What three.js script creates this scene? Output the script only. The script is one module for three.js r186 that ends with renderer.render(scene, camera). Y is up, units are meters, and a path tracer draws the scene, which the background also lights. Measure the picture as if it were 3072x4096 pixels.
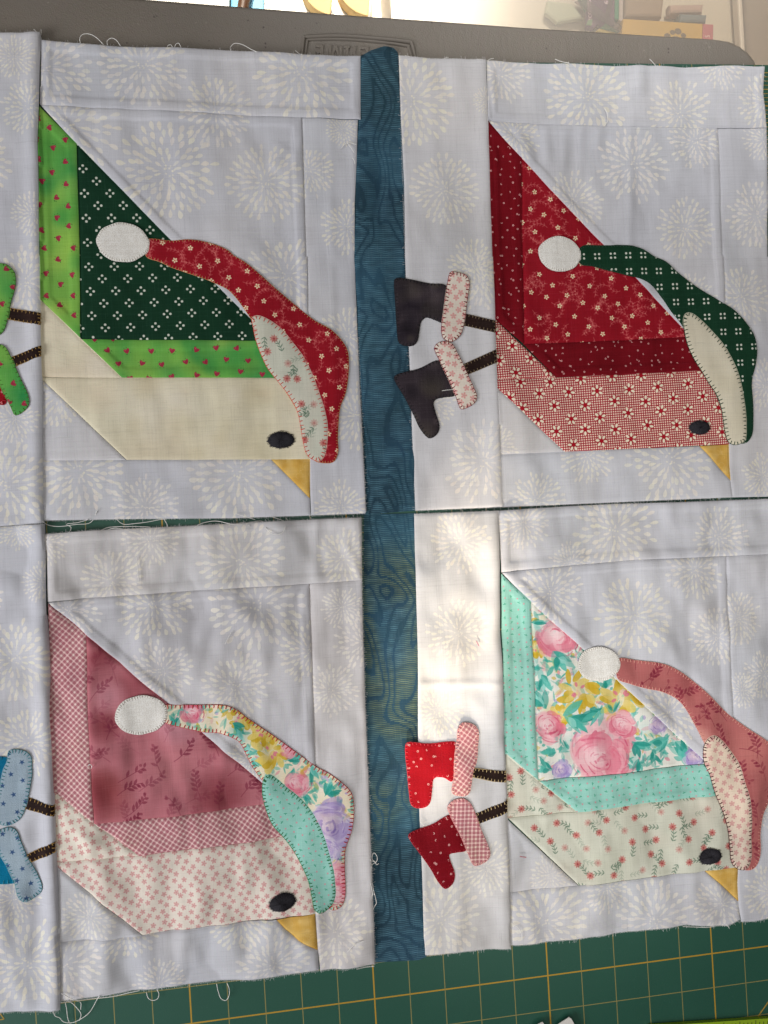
import * as THREE from 'three';
import { mergeGeometries } from 'three/addons/utils/BufferGeometryUtils.js';
import { ImprovedNoise } from 'three/addons/math/ImprovedNoise.js';
import { RoundedBoxGeometry } from 'three/addons/geometries/RoundedBoxGeometry.js';
import { RectAreaLightUniformsLib } from 'three/addons/lights/RectAreaLightUniformsLib.js';
import { FontLoader } from 'three/addons/loaders/FontLoader.js';
import { TextGeometry } from 'three/addons/geometries/TextGeometry.js';

// ------------------------------------------------------------------ camera, lights, exposure
const scene = new THREE.Scene();
const HIGH = 0.548, TILT = THREE.MathUtils.degToRad(6.8), ROLL = THREE.MathUtils.degToRad(3.4);
const camera = new THREE.PerspectiveCamera(67.3, 0.75, 0.02, 12);
camera.position.set(-HIGH * Math.sin(TILT), HIGH * Math.cos(TILT), 0);
camera.up.set(Math.sin(ROLL), 0, -Math.cos(ROLL));
camera.lookAt(0, 0, 0);
camera.updateMatrixWorld(true); camera.updateProjectionMatrix();

const renderer = new THREE.WebGLRenderer({ antialias: true });
renderer.setSize(768, 1024);
renderer.toneMapping = THREE.LinearToneMapping;
renderer.toneMappingExposure = 1.05;
renderer.shadowMap.enabled = true;
scene.background = new THREE.Color(0x0b0c0e);
RectAreaLightUniformsLib.init();
function areaLight(name, color, intensity, w, h, from, to) {
  const l = new THREE.RectAreaLight(color, intensity, w, h);
  l.name = name; l.position.set(...from); l.lookAt(...to); scene.add(l);
  return l;
}
areaLight('window_daylight', 0xf6f6fb, 10.8, 1.2, 1.0, [-1.85, 1.05, 0.8], [0, 0, 0]);
areaLight('ceiling_bounce', 0xfaf5f0, 0.95, 2.6, 2.6, [0.1, 2.1, -0.1], [0.1, 0, -0.1]);
function spot(name, color, intensity, from, to, deg, blend, size) {
  const l = new THREE.SpotLight(color, intensity, 0, THREE.MathUtils.degToRad(deg), blend, 2);
  l.name = name; l.position.set(...from); l.target.position.set(...to); l.castShadow = true; l.shadow.radius = size;
  l.shadow.mapSize.set(2048, 2048);
  scene.add(l, l.target);
  return l;
}

// ------------------------------------------------------------------ measuring the table: a spot in the photograph -> the spot on the plane at height h
const VIEWS = { TL: [0, 0], TR: [1536, 0], ML: [0, 1024], MR: [1536, 1024], LL: [0, 2048], LR: [1536, 2048], BL: [0, 3072], BR: [1536, 3072] };
const ray = new THREE.Vector3();
function onPlane(px, py, h = 0) {
  ray.set(px / 3072 * 2 - 1, 1 - py / 4096 * 2, 0.5).unproject(camera).sub(camera.position);
  const k = (h - camera.position.y) / ray.y;
  return [camera.position.x + ray.x * k, camera.position.z + ray.z * k];
}
const BASE = 0.0038;                                   // where the patchwork lies above the mat
function at(text, h = BASE) {                          // "TL 10,20 30,40 ML 5,6" -> [[x, z], ...]
  let v = 'S'; const out = [];
  for (const w of text.trim().split(/\s+/)) {
    if (/^[A-Z]+$/.test(w)) { v = w; continue; }
    const [a, b] = w.split(',').map(Number);
    out.push(v === 'S' ? onPlane(a, b, h) : onPlane(VIEWS[v][0] + a * 0.92586, VIEWS[v][1] + b * 0.92586, h));
  }
  return out;
}

// ------------------------------------------------------------------ small tools
function rng(seed) { let s = seed >>> 0; return () => { s = (s + 0x6D2B79F5) | 0; let t = Math.imul(s ^ (s >>> 15), 1 | s); t = (t + Math.imul(t ^ (t >>> 7), 61 | t)) ^ t; return ((t ^ (t >>> 14)) >>> 0) / 4294967296; }; }
const perlin = new ImprovedNoise();
const noise = (x, y, z = 0) => perlin.noise(x, y, z);
const taken = {};
function numbered(name) { const n = taken[name] = (taken[name] ?? -1) + 1; return n ? `${name}_${String(n).padStart(3, '0')}` : name; }
function thing(name, label, category, [x, y, z] = [0, 0, 0], group) {
  const o = new THREE.Group(); o.name = numbered(name); o.position.set(x, y, z); scene.add(o);
  o.userData = { label, category }; if (group) o.userData.group = group;
  return o;
}
function part(name, geometry, material, parent, extra) {
  const o = new THREE.Mesh(geometry, material); o.name = numbered(name); o.castShadow = o.receiveShadow = true;
  if (parent.isGroup) { o.position.set(-parent.position.x, -parent.position.y, -parent.position.z); }
  parent.add(o); if (extra) Object.assign(o.userData, extra);
  return o;
}
const smooth = (a, b, x) => { const t = Math.min(1, Math.max(0, (x - a) / (b - a))); return t * t * (3 - 2 * t); };
function inside(p, x, z) {
  let c = false;
  for (let i = 0, j = p.length - 1; i < p.length; j = i++) { const [xi, zi] = p[i], [xj, zj] = p[j]; if ((zi > z) !== (zj > z) && x < (xj - xi) * (z - zi) / (zj - zi) + xi) c = !c; }
  return c;
}
function toEdge(p, x, z) {
  let best = 1e9;
  for (let i = 0, j = p.length - 1; i < p.length; j = i++) {
    const ax = p[j][0], az = p[j][1], dx = p[i][0] - ax, dz = p[i][1] - az;
    const t = Math.min(1, Math.max(0, ((x - ax) * dx + (z - az) * dz) / (dx * dx + dz * dz + 1e-18)));
    const ex = x - ax - t * dx, ez = z - az - t * dz, d = ex * ex + ez * ez;
    if (d < best) best = d;
  }
  return Math.sqrt(best);
}
function box2(p) { const xs = p.map((a) => a[0]), zs = p.map((a) => a[1]); return [Math.min(...xs), Math.min(...zs), Math.max(...xs), Math.max(...zs)]; }
function area2(p) { let s = 0; for (let i = 0, j = p.length - 1; i < p.length; j = i++) s += p[j][0] * p[i][1] - p[i][0] * p[j][1]; return s / 2; }
function inset(p, d) {                                  // shrink a polygon by d (mitred)
  const s = Math.sign(area2(p)), n = p.length;
  return p.map((b, i) => {
    const a = p[(i + n - 1) % n], c = p[(i + 1) % n];
    const l1 = Math.hypot(b[0] - a[0], b[1] - a[1]) || 1, l2 = Math.hypot(c[0] - b[0], c[1] - b[1]) || 1;
    const n1 = [-(b[1] - a[1]) / l1 * s, (b[0] - a[0]) / l1 * s], n2 = [-(c[1] - b[1]) / l2 * s, (c[0] - b[0]) / l2 * s];
    const k = Math.max(0.35, 1 + n1[0] * n2[0] + n1[1] * n2[1]);
    return [b[0] + (n1[0] + n2[0]) / k * d, b[1] + (n1[1] + n2[1]) / k * d];
  });
}
function soft(p, per = 5, tension = 'centripetal') {    // a rounded outline through the measured points
  const c = new THREE.CatmullRomCurve3(p.map(([x, z]) => new THREE.Vector3(x, 0, z)), true, tension);
  return c.getPoints(p.length * per).slice(0, -1).map((v) => [v.x, v.z]);
}
function ellipse([cx, cz], rx, rz, turn = 0, n = 40, wob = 0) {
  const o = [];
  for (let i = 0; i < n; i++) { const a = i / n * Math.PI * 2, w = 1 + wob * noise(Math.cos(a) * 2 + cx * 90, Math.sin(a) * 2, 7.3); const x = Math.cos(a) * rx * w, z = Math.sin(a) * rz * w; o.push([cx + x * Math.cos(turn) - z * Math.sin(turn), cz + x * Math.sin(turn) + z * Math.cos(turn)]); }
  return o;
}
function clipCell(p, x0, z0, x1, z1) {
  let q = p;
  for (const [ax, v, keep] of [[0, x0, 1], [0, x1, -1], [1, z0, 1], [1, z1, -1]]) {
    const r = [];
    for (let i = 0, j = q.length - 1; i < q.length; j = i++) {
      const a = (q[j][ax] - v) * keep, b = (q[i][ax] - v) * keep;
      if ((a >= 0) !== (b >= 0)) { const t = a / (a - b); r.push([q[j][0] + (q[i][0] - q[j][0]) * t, q[j][1] + (q[i][1] - q[j][1]) * t]); }
      if (b >= 0) r.push(q[i]);
    }
    q = r; if (q.length < 3) return [];
  }
  return q;
}
// A sheet of cloth: the outline p filled with small cells, raised by height(x, z, distance to the edge), with a real edge and underside.
function cloth(p, height, cell = 0.0015, thick = 0.0005) {
  const [bx0, bz0, bx1, bz1] = box2(p);
  const X0 = Math.floor(bx0 / cell), X1 = Math.ceil(bx1 / cell), Z0 = Math.floor(bz0 / cell), Z1 = Math.ceil(bz1 / cell);
  const key = new Map(), vx = [], vz = [], tri = [];
  const vert = (x, z) => { const k = Math.round(x * 2e6) * 4e6 + Math.round(z * 2e6); let i = key.get(k); if (i === undefined) { i = vx.length; key.set(k, i); vx.push(x); vz.push(z); } return i; };
  for (let i = X0; i < X1; i++) for (let j = Z0; j < Z1; j++) {
    const x0 = i * cell, z0 = j * cell, x1 = x0 + cell, z1 = z0 + cell, cx = x0 + cell / 2, cz = z0 + cell / 2;
    if (toEdge(p, cx, cz) > cell * 0.72) {
      if (!inside(p, cx, cz)) continue;
      const a = vert(x0, z0), b = vert(x1, z0), c = vert(x1, z1), d = vert(x0, z1);
      if ((i + j) & 1) tri.push(a, d, c, a, c, b); else tri.push(a, d, b, b, d, c);
    } else {
      const q = clipCell(p, x0, z0, x1, z1); if (q.length < 3) continue;
      const ids = []; for (const [x, z] of q) { const k = vert(x, z); if (ids[ids.length - 1] !== k && ids[0] !== k) ids.push(k); }
      if (ids.length < 3) continue;
      const pts = ids.map((k) => new THREE.Vector2(vx[k], vz[k]));
      for (const f of THREE.ShapeUtils.triangulateShape(pts, [])) {
        const [a, b, c] = f.map((k) => ids[k]);
        const s = (vx[b] - vx[a]) * (vz[c] - vz[a]) - (vx[c] - vx[a]) * (vz[b] - vz[a]);
        if (Math.abs(s) < 1e-13) continue;
        if (s < 0) tri.push(a, b, c); else tri.push(a, c, b);
      }
    }
  }
  const n = vx.length, pos = new Float32Array(n * 3), uv = new Float32Array(n * 2);
  for (let i = 0; i < n; i++) { pos[i * 3] = vx[i]; pos[i * 3 + 1] = height(vx[i], vz[i], toEdge(p, vx[i], vz[i])); pos[i * 3 + 2] = vz[i]; uv[i * 2] = vx[i]; uv[i * 2 + 1] = -vz[i]; }
  const top = new THREE.BufferGeometry();
  top.setAttribute('position', new THREE.BufferAttribute(pos, 3)); top.setAttribute('uv', new THREE.BufferAttribute(uv, 2)); top.setIndex(tri); top.computeVertexNormals();
  const edges = new Map();
  for (let t = 0; t < tri.length; t += 3) for (let e = 0; e < 3; e++) { const a = tri[t + e], b = tri[t + (e + 1) % 3]; if (!edges.delete(b * 1e7 + a)) edges.set(a * 1e7 + b, [a, b]); }
  const sp = [], sn = [], su = [], si = [];
  for (const [a, b] of edges.values()) {
    const dx = vx[b] - vx[a], dz = vz[b] - vz[a], l = Math.hypot(dx, dz) || 1, nx = -dz / l, nz = dx / l, k = sp.length / 3;
    for (const [m, d] of [[a, 0], [b, 0], [b, thick], [a, thick]]) { sp.push(vx[m], pos[m * 3 + 1] - d, vz[m]); sn.push(nx, 0.3, nz); su.push(vx[m], -vz[m]); }
    si.push(k, k + 2, k + 1, k, k + 3, k + 2);
  }
  const side = new THREE.BufferGeometry();
  side.setAttribute('position', new THREE.Float32BufferAttribute(sp, 3)); side.setAttribute('normal', new THREE.Float32BufferAttribute(sn, 3)); side.setAttribute('uv', new THREE.Float32BufferAttribute(su, 2)); side.setIndex(si);
  const under = top.clone(); const up = under.attributes.position; for (let i = 0; i < n; i++) up.setY(i, up.getY(i) - thick);
  const flip = new Array(tri.length); for (let t = 0; t < tri.length; t += 3) { flip[t] = tri[t]; flip[t + 1] = tri[t + 2]; flip[t + 2] = tri[t + 1]; }
  under.setIndex(flip); under.computeVertexNormals();
  return mergeGeometries([top, side, under]);
}
class Rods {                                            // thin threads joined into one geometry
  constructor() { this.p = []; this.n = []; this.i = []; }
  add(pts, r, sides = 4) {
    const m = pts.length, base = this.p.length / 3, T = new THREE.Vector3(), A = new THREE.Vector3(), B = new THREE.Vector3();
    for (let k = 0; k < m; k++) {
      T.copy(pts[Math.min(m - 1, k + 1)]).sub(pts[Math.max(0, k - 1)]).normalize();
      A.set(0, 1, 0); if (Math.abs(T.y) > 0.9) A.set(1, 0, 0);
      B.crossVectors(T, A).normalize(); A.crossVectors(B, T).normalize();
      const rr = (k === 0 || k === m - 1) ? r * 0.75 : r;
      for (let s = 0; s < sides; s++) { const a = s / sides * Math.PI * 2, c = Math.cos(a), d = Math.sin(a), nx = A.x * c + B.x * d, ny = A.y * c + B.y * d, nz = A.z * c + B.z * d; this.p.push(pts[k].x + nx * rr, pts[k].y + ny * rr, pts[k].z + nz * rr); this.n.push(nx, ny, nz); }
    }
    for (let k = 0; k < m - 1; k++) for (let s = 0; s < sides; s++) { const a = base + k * sides + s, b = base + k * sides + (s + 1) % sides; this.i.push(a, b, a + sides, b, b + sides, a + sides); }
    for (const [k, w] of [[0, 1], [m - 1, 0]]) for (let s = 1; s < sides - 1; s++) { const a = base + k * sides; if (w) this.i.push(a, a + s + 1, a + s); else this.i.push(a, a + s, a + s + 1); }
  }
  geometry() {
    const g = new THREE.BufferGeometry();
    g.setAttribute('position', new THREE.Float32BufferAttribute(this.p, 3)); g.setAttribute('normal', new THREE.Float32BufferAttribute(this.n, 3));
    g.setIndex(this.i); return g;
  }
}
const V = (x, y, z) => new THREE.Vector3(x, y, z);
function curve(pts, per = 8) { return new THREE.CatmullRomCurve3(pts, false, 'centripetal').getPoints((pts.length - 1) * per); }

// ------------------------------------------------------------------ materials
function dataTexture(n, f, repeat) {                    // f(u, v) -> 0..1, tiled
  const d = new Uint8Array(n * n * 4);
  for (let y = 0; y < n; y++) for (let x = 0; x < n; x++) { const v = Math.max(0, Math.min(255, Math.round(f(x, y) * 255))), k = (y * n + x) * 4; d[k] = d[k + 1] = d[k + 2] = v; d[k + 3] = 255; }
  const t = new THREE.DataTexture(d, n, n); t.wrapS = t.wrapT = THREE.RepeatWrapping; t.magFilter = t.minFilter = THREE.LinearFilter; t.repeat.set(repeat, repeat); t.needsUpdate = true;
  return t;
}
const wr = rng(41);
const slubX = Array.from({ length: 512 }, () => wr()), slubY = Array.from({ length: 512 }, () => wr());
// plain weave: over and under threads of uneven thickness, 512 texels to 64 mm
const weave = dataTexture(512, (x, y) => 0.5 + 0.17 * ((x >> 1) + (y >> 1) & 1 ? 1 : -1) * 0.8 + 0.16 * (slubX[x >> 1] - 0.5) + 0.16 * (slubY[y >> 1] - 0.5) + 0.22 * (wr() - 0.5), 1 / 0.064);
const felt = dataTexture(256, () => wr(), 1 / 0.045);
function clothMaterial(map, o = {}) { return new THREE.MeshPhysicalMaterial({ map, color: o.color ?? 0xffffff, roughness: 0.92, bumpMap: o.felt ? felt : weave, bumpScale: o.felt ? 0.00022 : 0.00012, sheen: o.sheen ?? 0.12, sheenRoughness: 0.6, sheenColor: new THREE.Color(0xffffff), specularIntensity: 0.35 }); }
const plain = (color, rough = 0.8) => new THREE.MeshStandardMaterial({ color, roughness: rough });
const threadMaterials = {};
const threadMaterial = (c) => threadMaterials[c] ??= plain(c, 0.75);
const WHITE_THREAD = '#eceae4';

// ------------------------------------------------------------------ printed cloth: every print is drawn in millimetres
const rgb = (c, k = 1, a = 1) => `rgba(${c.map((v) => Math.max(0, Math.min(255, Math.round(v * k)))).join(',')},${a})`;
function blob(c, x, y, r, col, a) { const g = c.createRadialGradient(x, y, 0, x, y, r); g.addColorStop(0, rgb(col, 1, a)); g.addColorStop(0.55, rgb(col, 1, a * 0.55)); g.addColorStop(1, rgb(col, 1, 0)); c.fillStyle = g; c.fillRect(x - r, y - r, 2 * r, 2 * r); }
function mottle(c, b, R, n, r0, r1, cols, a) { for (let i = 0; i < n; i++) blob(c, b[0] + R() * (b[2] - b[0]), b[1] + R() * (b[3] - b[1]), r0 + R() * (r1 - r0), cols[(R() * cols.length) | 0], a * (0.4 + 0.6 * R())); }
function base(c, b, col) { c.fillStyle = rgb(col); c.fillRect(b[0] - 2, b[1] - 2, b[2] - b[0] + 4, b[3] - b[1] + 4); }
function oval(c, x, y, rx, ry, t, fill) { c.fillStyle = fill; c.beginPath(); c.ellipse(x, y, rx, ry, t, 0, Math.PI * 2); c.fill(); }
function leaf(c, x, y, len, w, a, fill) { c.save(); c.translate(x, y); c.rotate(a); c.fillStyle = fill; c.beginPath(); c.moveTo(0, 0); c.quadraticCurveTo(len * 0.45, -w, len, 0); c.quadraticCurveTo(len * 0.45, w, 0, 0); c.fill(); c.restore(); }
function drop(c, x, y, a, r0, r1, w, fill) { // a printed stroke: thin towards the centre, round outside
  c.save(); c.translate(x, y); c.rotate(a); c.fillStyle = fill; c.beginPath(); c.moveTo(r0, 0); c.bezierCurveTo(r0 + (r1 - r0) * 0.4, -w * 0.5, r1 - w * 0.9, -w, r1, -w * 0.15); c.bezierCurveTo(r1 + w * 0.35, w * 0.5, r1 - w * 0.8, w * 1.05, r0, 0); c.fill(); c.restore();
}
function step(b, dx, dz, f) { let k = 0; for (let z = b[1] - dz; z < b[3] + dz; z += dz, k++) for (let x = b[0] - dx + (k & 1 ? dx / 2 : 0); x < b[2] + dx; x += dx) f(x, z, k); }
function burst(c, x, y, r, R, tone) {
  const s = r / 31, warm = R(), col = () => rgb([243, 238 - R() * 5, 226 - R() * 8 - warm * 10], 1, tone * (0.6 + 0.4 * R()));
  for (let i = 0; i < 11; i++) { const a = R() * 7, d = Math.sqrt(R()) * 4.6 * s; oval(c, x + Math.cos(a) * d, y + Math.sin(a) * d, 0.75 * s, 0.6 * s, R() * 3, col()); }
  [[5.2, 9.4, 11, 1.5], [9.6, 14.6, 16, 2.0], [14.8, 20.0, 21, 2.35], [20.2, 25.4, 26, 2.45], [25.4, 31, 29, 2.35]].forEach(([a, b, n, w], k) => {
    const o = R() * 6;
    for (let i = 0; i < n; i++) { if (k === 4 && R() < 0.25) continue; const j = (R() - 0.5) * 3.2, q = (i + (R() - 0.5) * 0.45) / n * Math.PI * 2 + o; drop(c, x, y, q, (a + j) * s, (b + j + R() * 1.2) * s, w * s * (0.8 + 0.4 * R()), col()); }
  });
}
const CREAM = [238, 230, 208];
const PRINTS = {
  white(c, b, R, o) {
    base(c, b, o.tint || [200, 201, 207]);
    mottle(c, b, R, 14, 18, 55, [[217, 217, 220], [198, 201, 206], [212, 208, 205]], 0.45);
    for (const [x, y, r] of o.bursts || []) burst(c, x, y, r, R, o.tone ?? 0.68);
  },
  hearts(c, b, R) {
    base(c, b, [122, 178, 76]);
    mottle(c, b, R, 110, 5, 20, [[160, 200, 82], [50, 146, 70], [118, 180, 76], [30, 124, 68], [166, 200, 92], [70, 156, 68]], 0.7);
    step(b, 15, 9, (x, z) => {
      x += (R() - 0.5) * 4; z += (R() - 0.5) * 3; const t = (R() - 0.5) * 1.2;
      for (let i = 0; i < 5; i++) { const a = R() * 7; oval(c, x + Math.cos(a) * 2.6, z + Math.sin(a) * 2.4, 0.35, 0.25, a, rgb([52, 92, 40], 1, 0.75)); }
      c.save(); c.translate(x, z); c.rotate(t); c.fillStyle = rgb([160, 44, 66]); c.beginPath(); c.moveTo(0, 2); c.bezierCurveTo(-3.2, -0.4, -1.9, -2.6, 0, -1); c.bezierCurveTo(1.9, -2.6, 3.2, -0.4, 0, 2); c.fill();
      oval(c, -0.8, -0.6, 0.5, 0.4, 0, rgb([205, 100, 110], 1, 0.6)); c.restore();
    });
  },
  dots(c, b, R, o) {
    base(c, b, [16, 54, 34]); mottle(c, b, R, 12, 12, 40, [[20, 62, 40], [12, 46, 30]], 0.4);
    step(b, 16.6, 8.3, (x, z) => { for (const [u, v] of [[0, -2.15], [0, 2.15], [-2.15, 0], [2.15, 0]]) oval(c, x + u, z + v, 0.88, 0.86, 0, rgb([212, 214, 200])); });
  },
  vine(c, b, R) {
    base(c, b, [150, 16, 32]); mottle(c, b, R, 10, 15, 40, [[160, 22, 38], [136, 10, 26]], 0.4);
    const ink = rgb([220, 124, 116], 1, 0.72);
    step(b, 13, 7.5, (x, z) => {
      x += (R() - 0.5) * 5; z += (R() - 0.5) * 4; let a = R() * 6.3; const bend = (R() < 0.5 ? -1 : 1) * (0.12 + R() * 0.1);
      c.strokeStyle = ink; c.lineWidth = 0.34; c.beginPath(); c.moveTo(x, z);
      const stops = [];
      for (let i = 0; i < 12; i++) { x += Math.cos(a) * 1.25; z += Math.sin(a) * 1.25; a += bend; c.lineTo(x, z); if (i % 2) stops.push([x, z, a]); }
      c.stroke();
      for (const [u, v, q] of stops) for (const s of [-1, 1]) { leaf(c, u, v, 2.3, 0.8, q + s * 0.9, ink); leaf(c, u + Math.cos(q + s * 0.9) * 0.5, v + Math.sin(q + s * 0.9) * 0.5, 1.5, 0.4, q + s * 0.9, rgb([152, 18, 34])); }
      oval(c, x, z, 0.5, 0.5, 0, ink);
    });
    step(b, 19, 8.5, (x, z) => { x += (R() - 0.5) * 4; z += (R() - 0.5) * 3; const t = R() * 6; for (let i = 0; i < 5; i++) { const a = t + i * 1.2566; oval(c, x + Math.cos(a) * 1.15, z + Math.sin(a) * 1.15, 0.78, 0.55, a, rgb([240, 218, 178])); } oval(c, x, z, 0.45, 0.5, 0, rgb([190, 90, 60])); });
  },
  sequins(c, b, R, o) {
    base(c, b, o.col || [112, 4, 18]); mottle(c, b, R, 10, 10, 40, [(o.col || [112, 4, 18]).map((v) => v * 1.12), (o.col || [112, 4, 18]).map((v) => v * 0.88)], 0.4);
    const k = o.scale || 1;
    step(b, 7.6 * k, 5.6 * k, (x, z) => {
      x += (R() - 0.5) * 5; z += (R() - 0.5) * 4; const n = R() < 0.2 ? 2 : 1;
      for (let i = 0; i < n; i++) { c.strokeStyle = rgb([236, 196, 186]); c.lineWidth = 0.34 * k; const t = R() * 7; c.beginPath(); c.arc(x + i * 1.2, z + i * R() * 1.2, 0.5 * k, t, t + (R() < 0.5 ? 6.3 : 4.2)); c.stroke(); }
    });
  },
  check(c, b, R) {
    base(c, b, [242, 222, 202]); c.fillStyle = rgb([160, 18, 32]);
    for (let x = b[0]; x < b[2]; x += 1.72) c.fillRect(x, b[1] - 2, 0.62, b[3] - b[1] + 4);
    for (let z = b[1]; z < b[3]; z += 1.72) c.fillRect(b[0] - 2, z, b[2] - b[0] + 4, 0.62);
    step(b, 23, 9.5, (x, z) => {
      x += (R() - 0.5) * 3; z += (R() - 0.5) * 2; const t = R() * 6; oval(c, x, z, 2.6, 2.6, 0, rgb([160, 18, 32]));
      for (let i = 0; i < 6; i++) { const a = t + i * 1.0472; oval(c, x + Math.cos(a) * 3.15, z + Math.sin(a) * 3.15, 2.0, 1.38, a, rgb([160, 18, 32])); }
      for (let i = 0; i < 6; i++) { const a = t + i * 1.0472; oval(c, x + Math.cos(a) * 3.15, z + Math.sin(a) * 3.15, 1.62, 1.0, a, rgb([240, 228, 202])); }
      oval(c, x, z, 1.15, 1.15, 0, rgb([170, 16, 34]));
    });
  },
  cream(c, b, R) {
    base(c, b, [222, 214, 186]); mottle(c, b, R, 50, 6, 26, [[234, 228, 200], [206, 194, 158], [222, 202, 174], [230, 222, 204]], 0.5);
    for (let i = 0; i < 900; i++) { const x = b[0] + R() * (b[2] - b[0]), z = b[1] + R() * (b[3] - b[1]); c.fillStyle = rgb(R() < 0.5 ? [232, 228, 206] : [192, 184, 152], 1, 0.22); c.fillRect(x, z, 1 + R() * 7, 0.25); }
  },
  linen(c, b, R) { base(c, b, [222, 214, 190]); mottle(c, b, R, 20, 5, 18, [[232, 226, 206], [210, 200, 172]], 0.35); },
  gold(c, b, R) {
    base(c, b, [218, 174, 84]); mottle(c, b, R, 90, 1.5, 6, [[232, 194, 112], [200, 150, 60], [238, 206, 136]], 0.6);
    for (let i = 0; i < 40; i++) { c.strokeStyle = rgb([232, 196, 122], 1, 0.6); c.lineWidth = 0.3; const t = R() * 6; c.beginPath(); c.arc(b[0] + R() * (b[2] - b[0]), b[1] + R() * (b[3] - b[1]), 0.8 + R() * 1.8, t, t + 3.5); c.stroke(); }
  },
  swirl(c, b, R) {
    base(c, b, [240, 238, 231]);
    step(b, 3.1, 2.5, (x, z) => { x += (R() - 0.5); z += (R() - 0.5); c.strokeStyle = rgb([222, 217, 206], 1, 0.9); c.lineWidth = 0.36; c.beginPath(); const t = R() * 6, s = R() < 0.5 ? -1 : 1; for (let i = 0; i < 14; i++) { const a = t + s * i * 0.6, r = 0.2 + i * 0.1; c.lineTo(x + Math.cos(a) * r, z + Math.sin(a) * r); } c.stroke(); });
  },
  charcoal(c, b, R) { base(c, b, [52, 44, 49]); mottle(c, b, R, 40, 3, 12, [[84, 74, 76], [26, 21, 27], [78, 72, 60], [34, 28, 36]], 0.85); },
  black(c, b, R) { base(c, b, [34, 32, 37]); mottle(c, b, R, 30, 0.6, 2, [[56, 53, 60], [18, 17, 20]], 0.7); },
  brown(c, b, R) { base(c, b, [38, 24, 20]); mottle(c, b, R, 20, 1, 5, [[52, 32, 26], [28, 16, 14]], 0.5); },
  blossom(c, b, R, o) {
    base(c, b, o.col || [234, 222, 206]); mottle(c, b, R, 14, 6, 20, [[240, 230, 216], [226, 212, 194]], 0.4);
    step(b, o.pitch || 8.8, (o.pitch || 8.8) / 2, (x, z) => {
      x += (R() - 0.5) * 2.2; z += (R() - 0.5) * 1.8; const t = R() * 6, k = o.scale || 0.88;
      for (let i = 0; i < 5; i++) { const a = t + i * 1.2566; oval(c, x + Math.cos(a) * 1.5 * k, z + Math.sin(a) * 1.5 * k, 0.98 * k, 0.7 * k, a, rgb(o.ink || [218, 164, 158])); }
      oval(c, x, z, 0.4, 0.4, 0, rgb([204, 138, 136]));
    });
  },
  mint(c, b, R) {
    base(c, b, [152, 208, 194]); mottle(c, b, R, 16, 6, 24, [[158, 220, 204], [134, 200, 184]], 0.4);
    step(b, 9.2, 4.6, (x, z, k) => {
      x += (R() - 0.5) * 1.6; z += (R() - 0.5) * 1.2; const t = R() * 6;
      for (let i = 0; i < 3; i++) leaf(c, x, z, 1.35, 0.5, t + i * 1.3, rgb([56, 156, 122]));
      oval(c, x + 4.4 + R(), z + (R() - 0.5), 0.6, 0.58, 0, rgb([214, 152, 160]));
    });
  },
  plaid(c, b, R) {
    base(c, b, [236, 212, 202]); mottle(c, b, R, 40, 5, 16, [[236, 214, 190], [214, 172, 176]], 0.6);
    const p = 5.8;
    for (const v of [0, 1]) { for (let x = (v ? b[1] : b[0]) - p; x < (v ? b[3] : b[2]); x += p) for (const [o, w, a] of [[0, 1.65, 0.45], [2.85, 1.65, 0.45]]) { c.fillStyle = rgb([148, 62, 78], 1, a); if (v) c.fillRect(b[0], x + o, b[2] - b[0], w); else c.fillRect(x + o, b[1], w, b[3] - b[1]); } }
    for (const v of [0, 1]) for (let x = (v ? b[1] : b[0]) - p; x < (v ? b[3] : b[2]); x += p) { c.fillStyle = rgb([238, 196, 194], 1, 0.85); if (v) c.fillRect(b[0], x + 2.05, b[2] - b[0], 0.4); else c.fillRect(x + 2.05, b[1], 0.4, b[3] - b[1]); }
  },
  rose(c, b, R, o) {
    base(c, b, o.ground || [188, 114, 122]); mottle(c, b, R, 42, 7, 24, o.tones || [[222, 164, 176], [124, 48, 56], [206, 132, 138], [226, 172, 184], [132, 54, 54], [140, 60, 72]], 0.85);
    const ink = (a) => rgb(o.ink || [118, 34, 56], 1, o.bold ? Math.max(a, 0.35 + 0.4 * R()) : a);
    step(b, 22, 13, (x, z) => {
      x += (R() - 0.5) * 14; z += (R() - 0.5) * 10; let a = -1.57 + (R() - 0.5) * 2.2; const bend = (R() - 0.5) * 0.14, low = smooth(b[1], b[3], z), al = 0.12 + 0.6 * R() * (0.25 + 0.75 * low);
      c.strokeStyle = ink(al); c.lineWidth = 0.5; c.beginPath(); c.moveTo(x, z); const st = [];
      for (let i = 0; i < 12; i++) { x += Math.cos(a) * 1.6; z += Math.sin(a) * 1.6; a += bend; c.lineTo(x, z); if (i > 2) st.push([x, z, a]); }
      c.stroke();
      st.forEach(([u, v, q], i) => { if (R() < 0.25) return; const s = i & 1 ? 1 : -1, l = 5 - i * 0.25 + R(); leaf(c, u, v, l, 1.9, q + s * 0.8, ink(al)); if (i > 6) oval(c, u + (R() - 0.5) * 5, v + (R() - 0.5) * 5, 1.1, 0.9, R(), ink(al * 0.8)); });
    });
  },
  sage(c, b, R) {
    base(c, b, [208, 209, 192]); mottle(c, b, R, 40, 6, 22, [[222, 224, 208], [200, 202, 182], [216, 206, 188]], 0.45);
    for (let i = 0; i < 260; i++) { c.fillStyle = rgb([120, 120, 100], 1, 0.25); c.fillRect(b[0] + R() * (b[2] - b[0]), b[1] + R() * (b[3] - b[1]), 0.3, 0.3); }
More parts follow.
